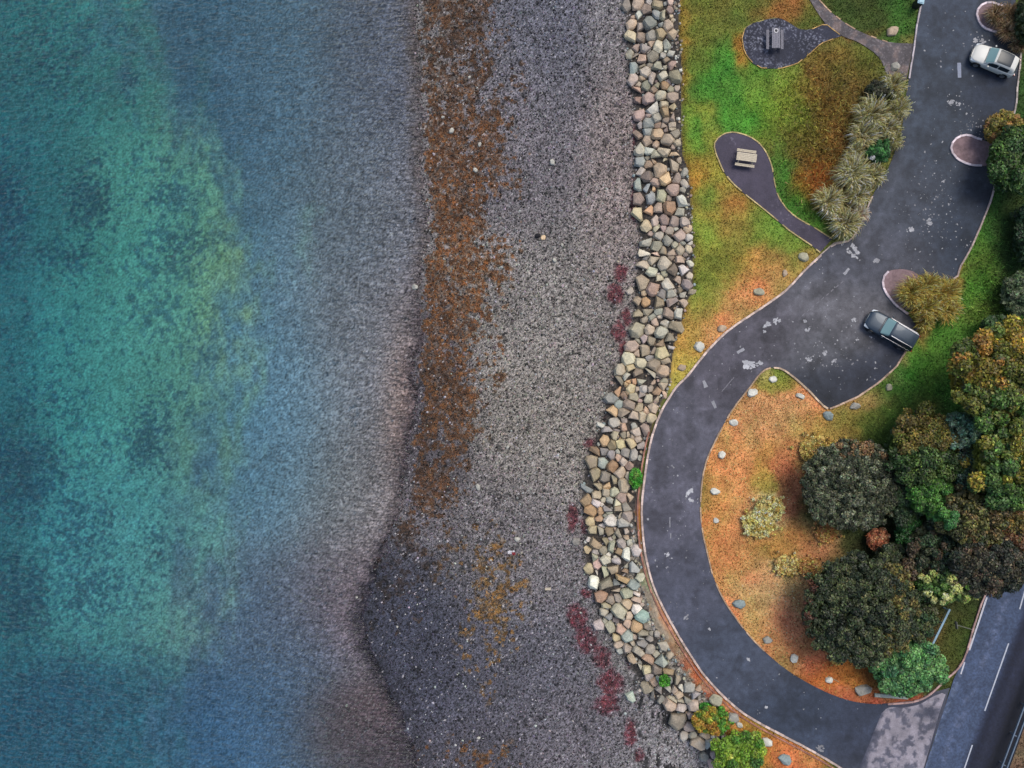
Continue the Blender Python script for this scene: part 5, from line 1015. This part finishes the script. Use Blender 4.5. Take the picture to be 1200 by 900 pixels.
    V, F_ = box(L_/2-.02, 0, .48, .06, W_*.55, .12, 0, .02); mesh_py('grille', V, F_, M_blackp, t)
    V, F_ = box(-L_/2+.02, 0, .40, .08, W_*.70, .12, 0, .02); mesh_py('rear_bumper', V, F_, M_blackp, t)
    # shut lines on bonnet
    V, F_ = join([beam((-L_/2+L_*.715, -hw*.72, .965), (-L_/2+L_*.715, hw*.72, .965), .05, .02)]); mesh_py('wiper_cowl', V, F_, M_blackp, t)
    return t
M_wp = flat_mat('white_car_paint', (.56, .55, .50), .5, 0, .35, .15, srgb=False); M_dp = flat_mat('dark_car_paint', (.026, .042, .062), .4, .3, .4, .2, srgb=False)
M_ws = flat_mat('windscreen_glass', (.14, .24, .25), .35, 0, .35, srgb=False)
car(1160, 74, math.atan2(20, -48), 3.95, 1.74, 'hatch', M_wp, 'white hatchback with a dark glass sunroof, parked in the upper right bay', M_ws)
car(1040, 388, math.atan2(32, -55), 4.6, 1.84, 'estate', M_dp, 'dark blue-black estate car with silver roof rails, parked beside golden grasses', M_ws)

# ------------------------------------------------------------------ street things
X, Y, _ = P(1072.5, 7, 0); t = empty('litter_bin', (X, Y, -.03), rad(-12)); tag(t, 'dark litter bin with a pale blue-grey lid, at the top edge on the verge', 'bin')
V, F_ = join([box(0, 0, .50, .50, .52, 1.0, 0, .03)]); mesh_py('bin_body', V, F_, M_blackp, t)
V, F_ = join([box(0, 0, 1.03, .56, .58, .06, 0, .02), box(0, 0, 1.08, .40, .42, .05, 0, .02)]); mesh_py('lid', V, F_, flat_mat('lid_grey', (150, 190, 205), .5), t)
V, F_ = box(0, -.265, .86, .34, .012, .16, 0); mesh_py('slot', V, F_, M_tyre, t)
# low barrier fence on the verge
M_rail = flat_mat('rail_paint', (140, 172, 190), .5, nscale=4, namt=.15)
A = Vector(P(1113, 714, .9)); B = Vector(P(1089.5, 762, .9)); t = empty('barrier_fence', ((A.x+B.x)/2, (A.y+B.y)/2, 0)); tag(t, 'thin pale blue railing standing on the grassy verge below the flowering bush', 'fence')
a0, b0 = A-t.location, B-t.location
mesh_py('top_rail', *beam(a0, b0, .17, .06), M_rail, t)
mesh_py('lower_rail', *beam(a0-Vector((0, 0, .42)), b0-Vector((0, 0, .42)), .04, .05), M_blackp, t)  # coloured dark to stand in for the shade left of the top rail
for i in range(4):
    q = a0.lerp(b0, .03+.94*i/3); V, F_ = box(q.x, q.y, .43, .09, .09, .86, 0); mesh_py('post', V, F_, M_rail, t)
# leaning sign post
A = Vector(P(1140, 738, 0)); t = empty('sign_post', A); tag(t, 'thin leaning grey post with an edge-on plate, beside the main road kerb', 'post')
M_galv = flat_mat('galvanised', (128, 126, 118), .5, .3)
B = Vector(P(1120, 732, 1.5))-A
def tube(p, q, r, n=8):
    p, q = Vector(p), Vector(q); R = (q-p).to_track_quat('Z', 'Y').to_matrix(); V = []; 
    for c in (p, q):
        for i in range(n): V.append(tuple(c+R@Vector((r*math.cos(i/n*6.283), r*math.sin(i/n*6.283), 0))))
    return V, [(i, (i+1) % n, n+(i+1) % n, n+i) for i in range(n)]+[tuple(range(n))[::-1], tuple(range(n, 2*n))]
mesh_py('pole', *tube((0, 0, 0), B, .03), M_galv, t)
V, F_ = box(B.x, B.y, B.z+.08, .05, .62, .34, rad(8), .01); mesh_py('sign_plate', V, F_, M_galv, t)
V, F_ = box(0, 0, .03, .22, .22, .1, 0, .02); mesh_py('foot', V, F_, M_galv, t)
# low stone slab under the bush, stick on the turf
A = P(1044, 815.5, 0); V, F_ = box(0, 0, .09, 2.9, .32, .2, 0, .03); o = mesh_py('stone_slab', V, F_, flat_mat('slab', (150, 158, 150), .85, nscale=5, bump=.4)); o.location = (A[0], A[1], -.03); o.rotation_euler = (0, 0, rad(-4)); tag(o, 'long low grey stone slab at the kerb under the round green bush', 'slab')
A = Vector(P(977, 795, 0)); o = mesh_py('stick', *tube((-.5, .22, .03), (.45, -.3, .05), .03), flat_mat('stick_wood', (190, 160, 120), .9)); o.location = A; tag(o, 'dry stick lying on orange turf beside a small pale stone', 'stick')
# crash barrier beyond the main road
M_bar = flat_mat('barrier_steel', (120, 135, 150), .45, .5, nscale=3, namt=.15)
A = Vector(P(1222, 755, 0)); B = Vector(P(1133, 995, 0)); t = empty('crash_barrier', (A+B)/2); tag(t, 'double-railed steel crash barrier along the far side of the main road', 'barrier')
off = (A+B)/2; d = (B-A).normalized(); n_ = Vector((-d.y, d.x, 0))
for (k, z) in ((.19, .80), (-.19, .72)):
    mesh_py('rail', *beam(A-off+n_*k+Vector((0, 0, z)), B-off+n_*k+Vector((0, 0, z)), .11, .14), M_bar, t)
m = int((B-A).length/2.4)
for i in range(m+1):
    q = A.lerp(B, i/m)-off; V, F_ = box(q.x, q.y, .35, .1, .1, .76, math.atan2(d.y, d.x)); mesh_py('post', V, F_, M_bar, t)
    V, F_ = box(q.x, q.y, .74, .06, .42, .08, math.atan2(d.y, d.x)); mesh_py('spacer', V, F_, M_bar, t)
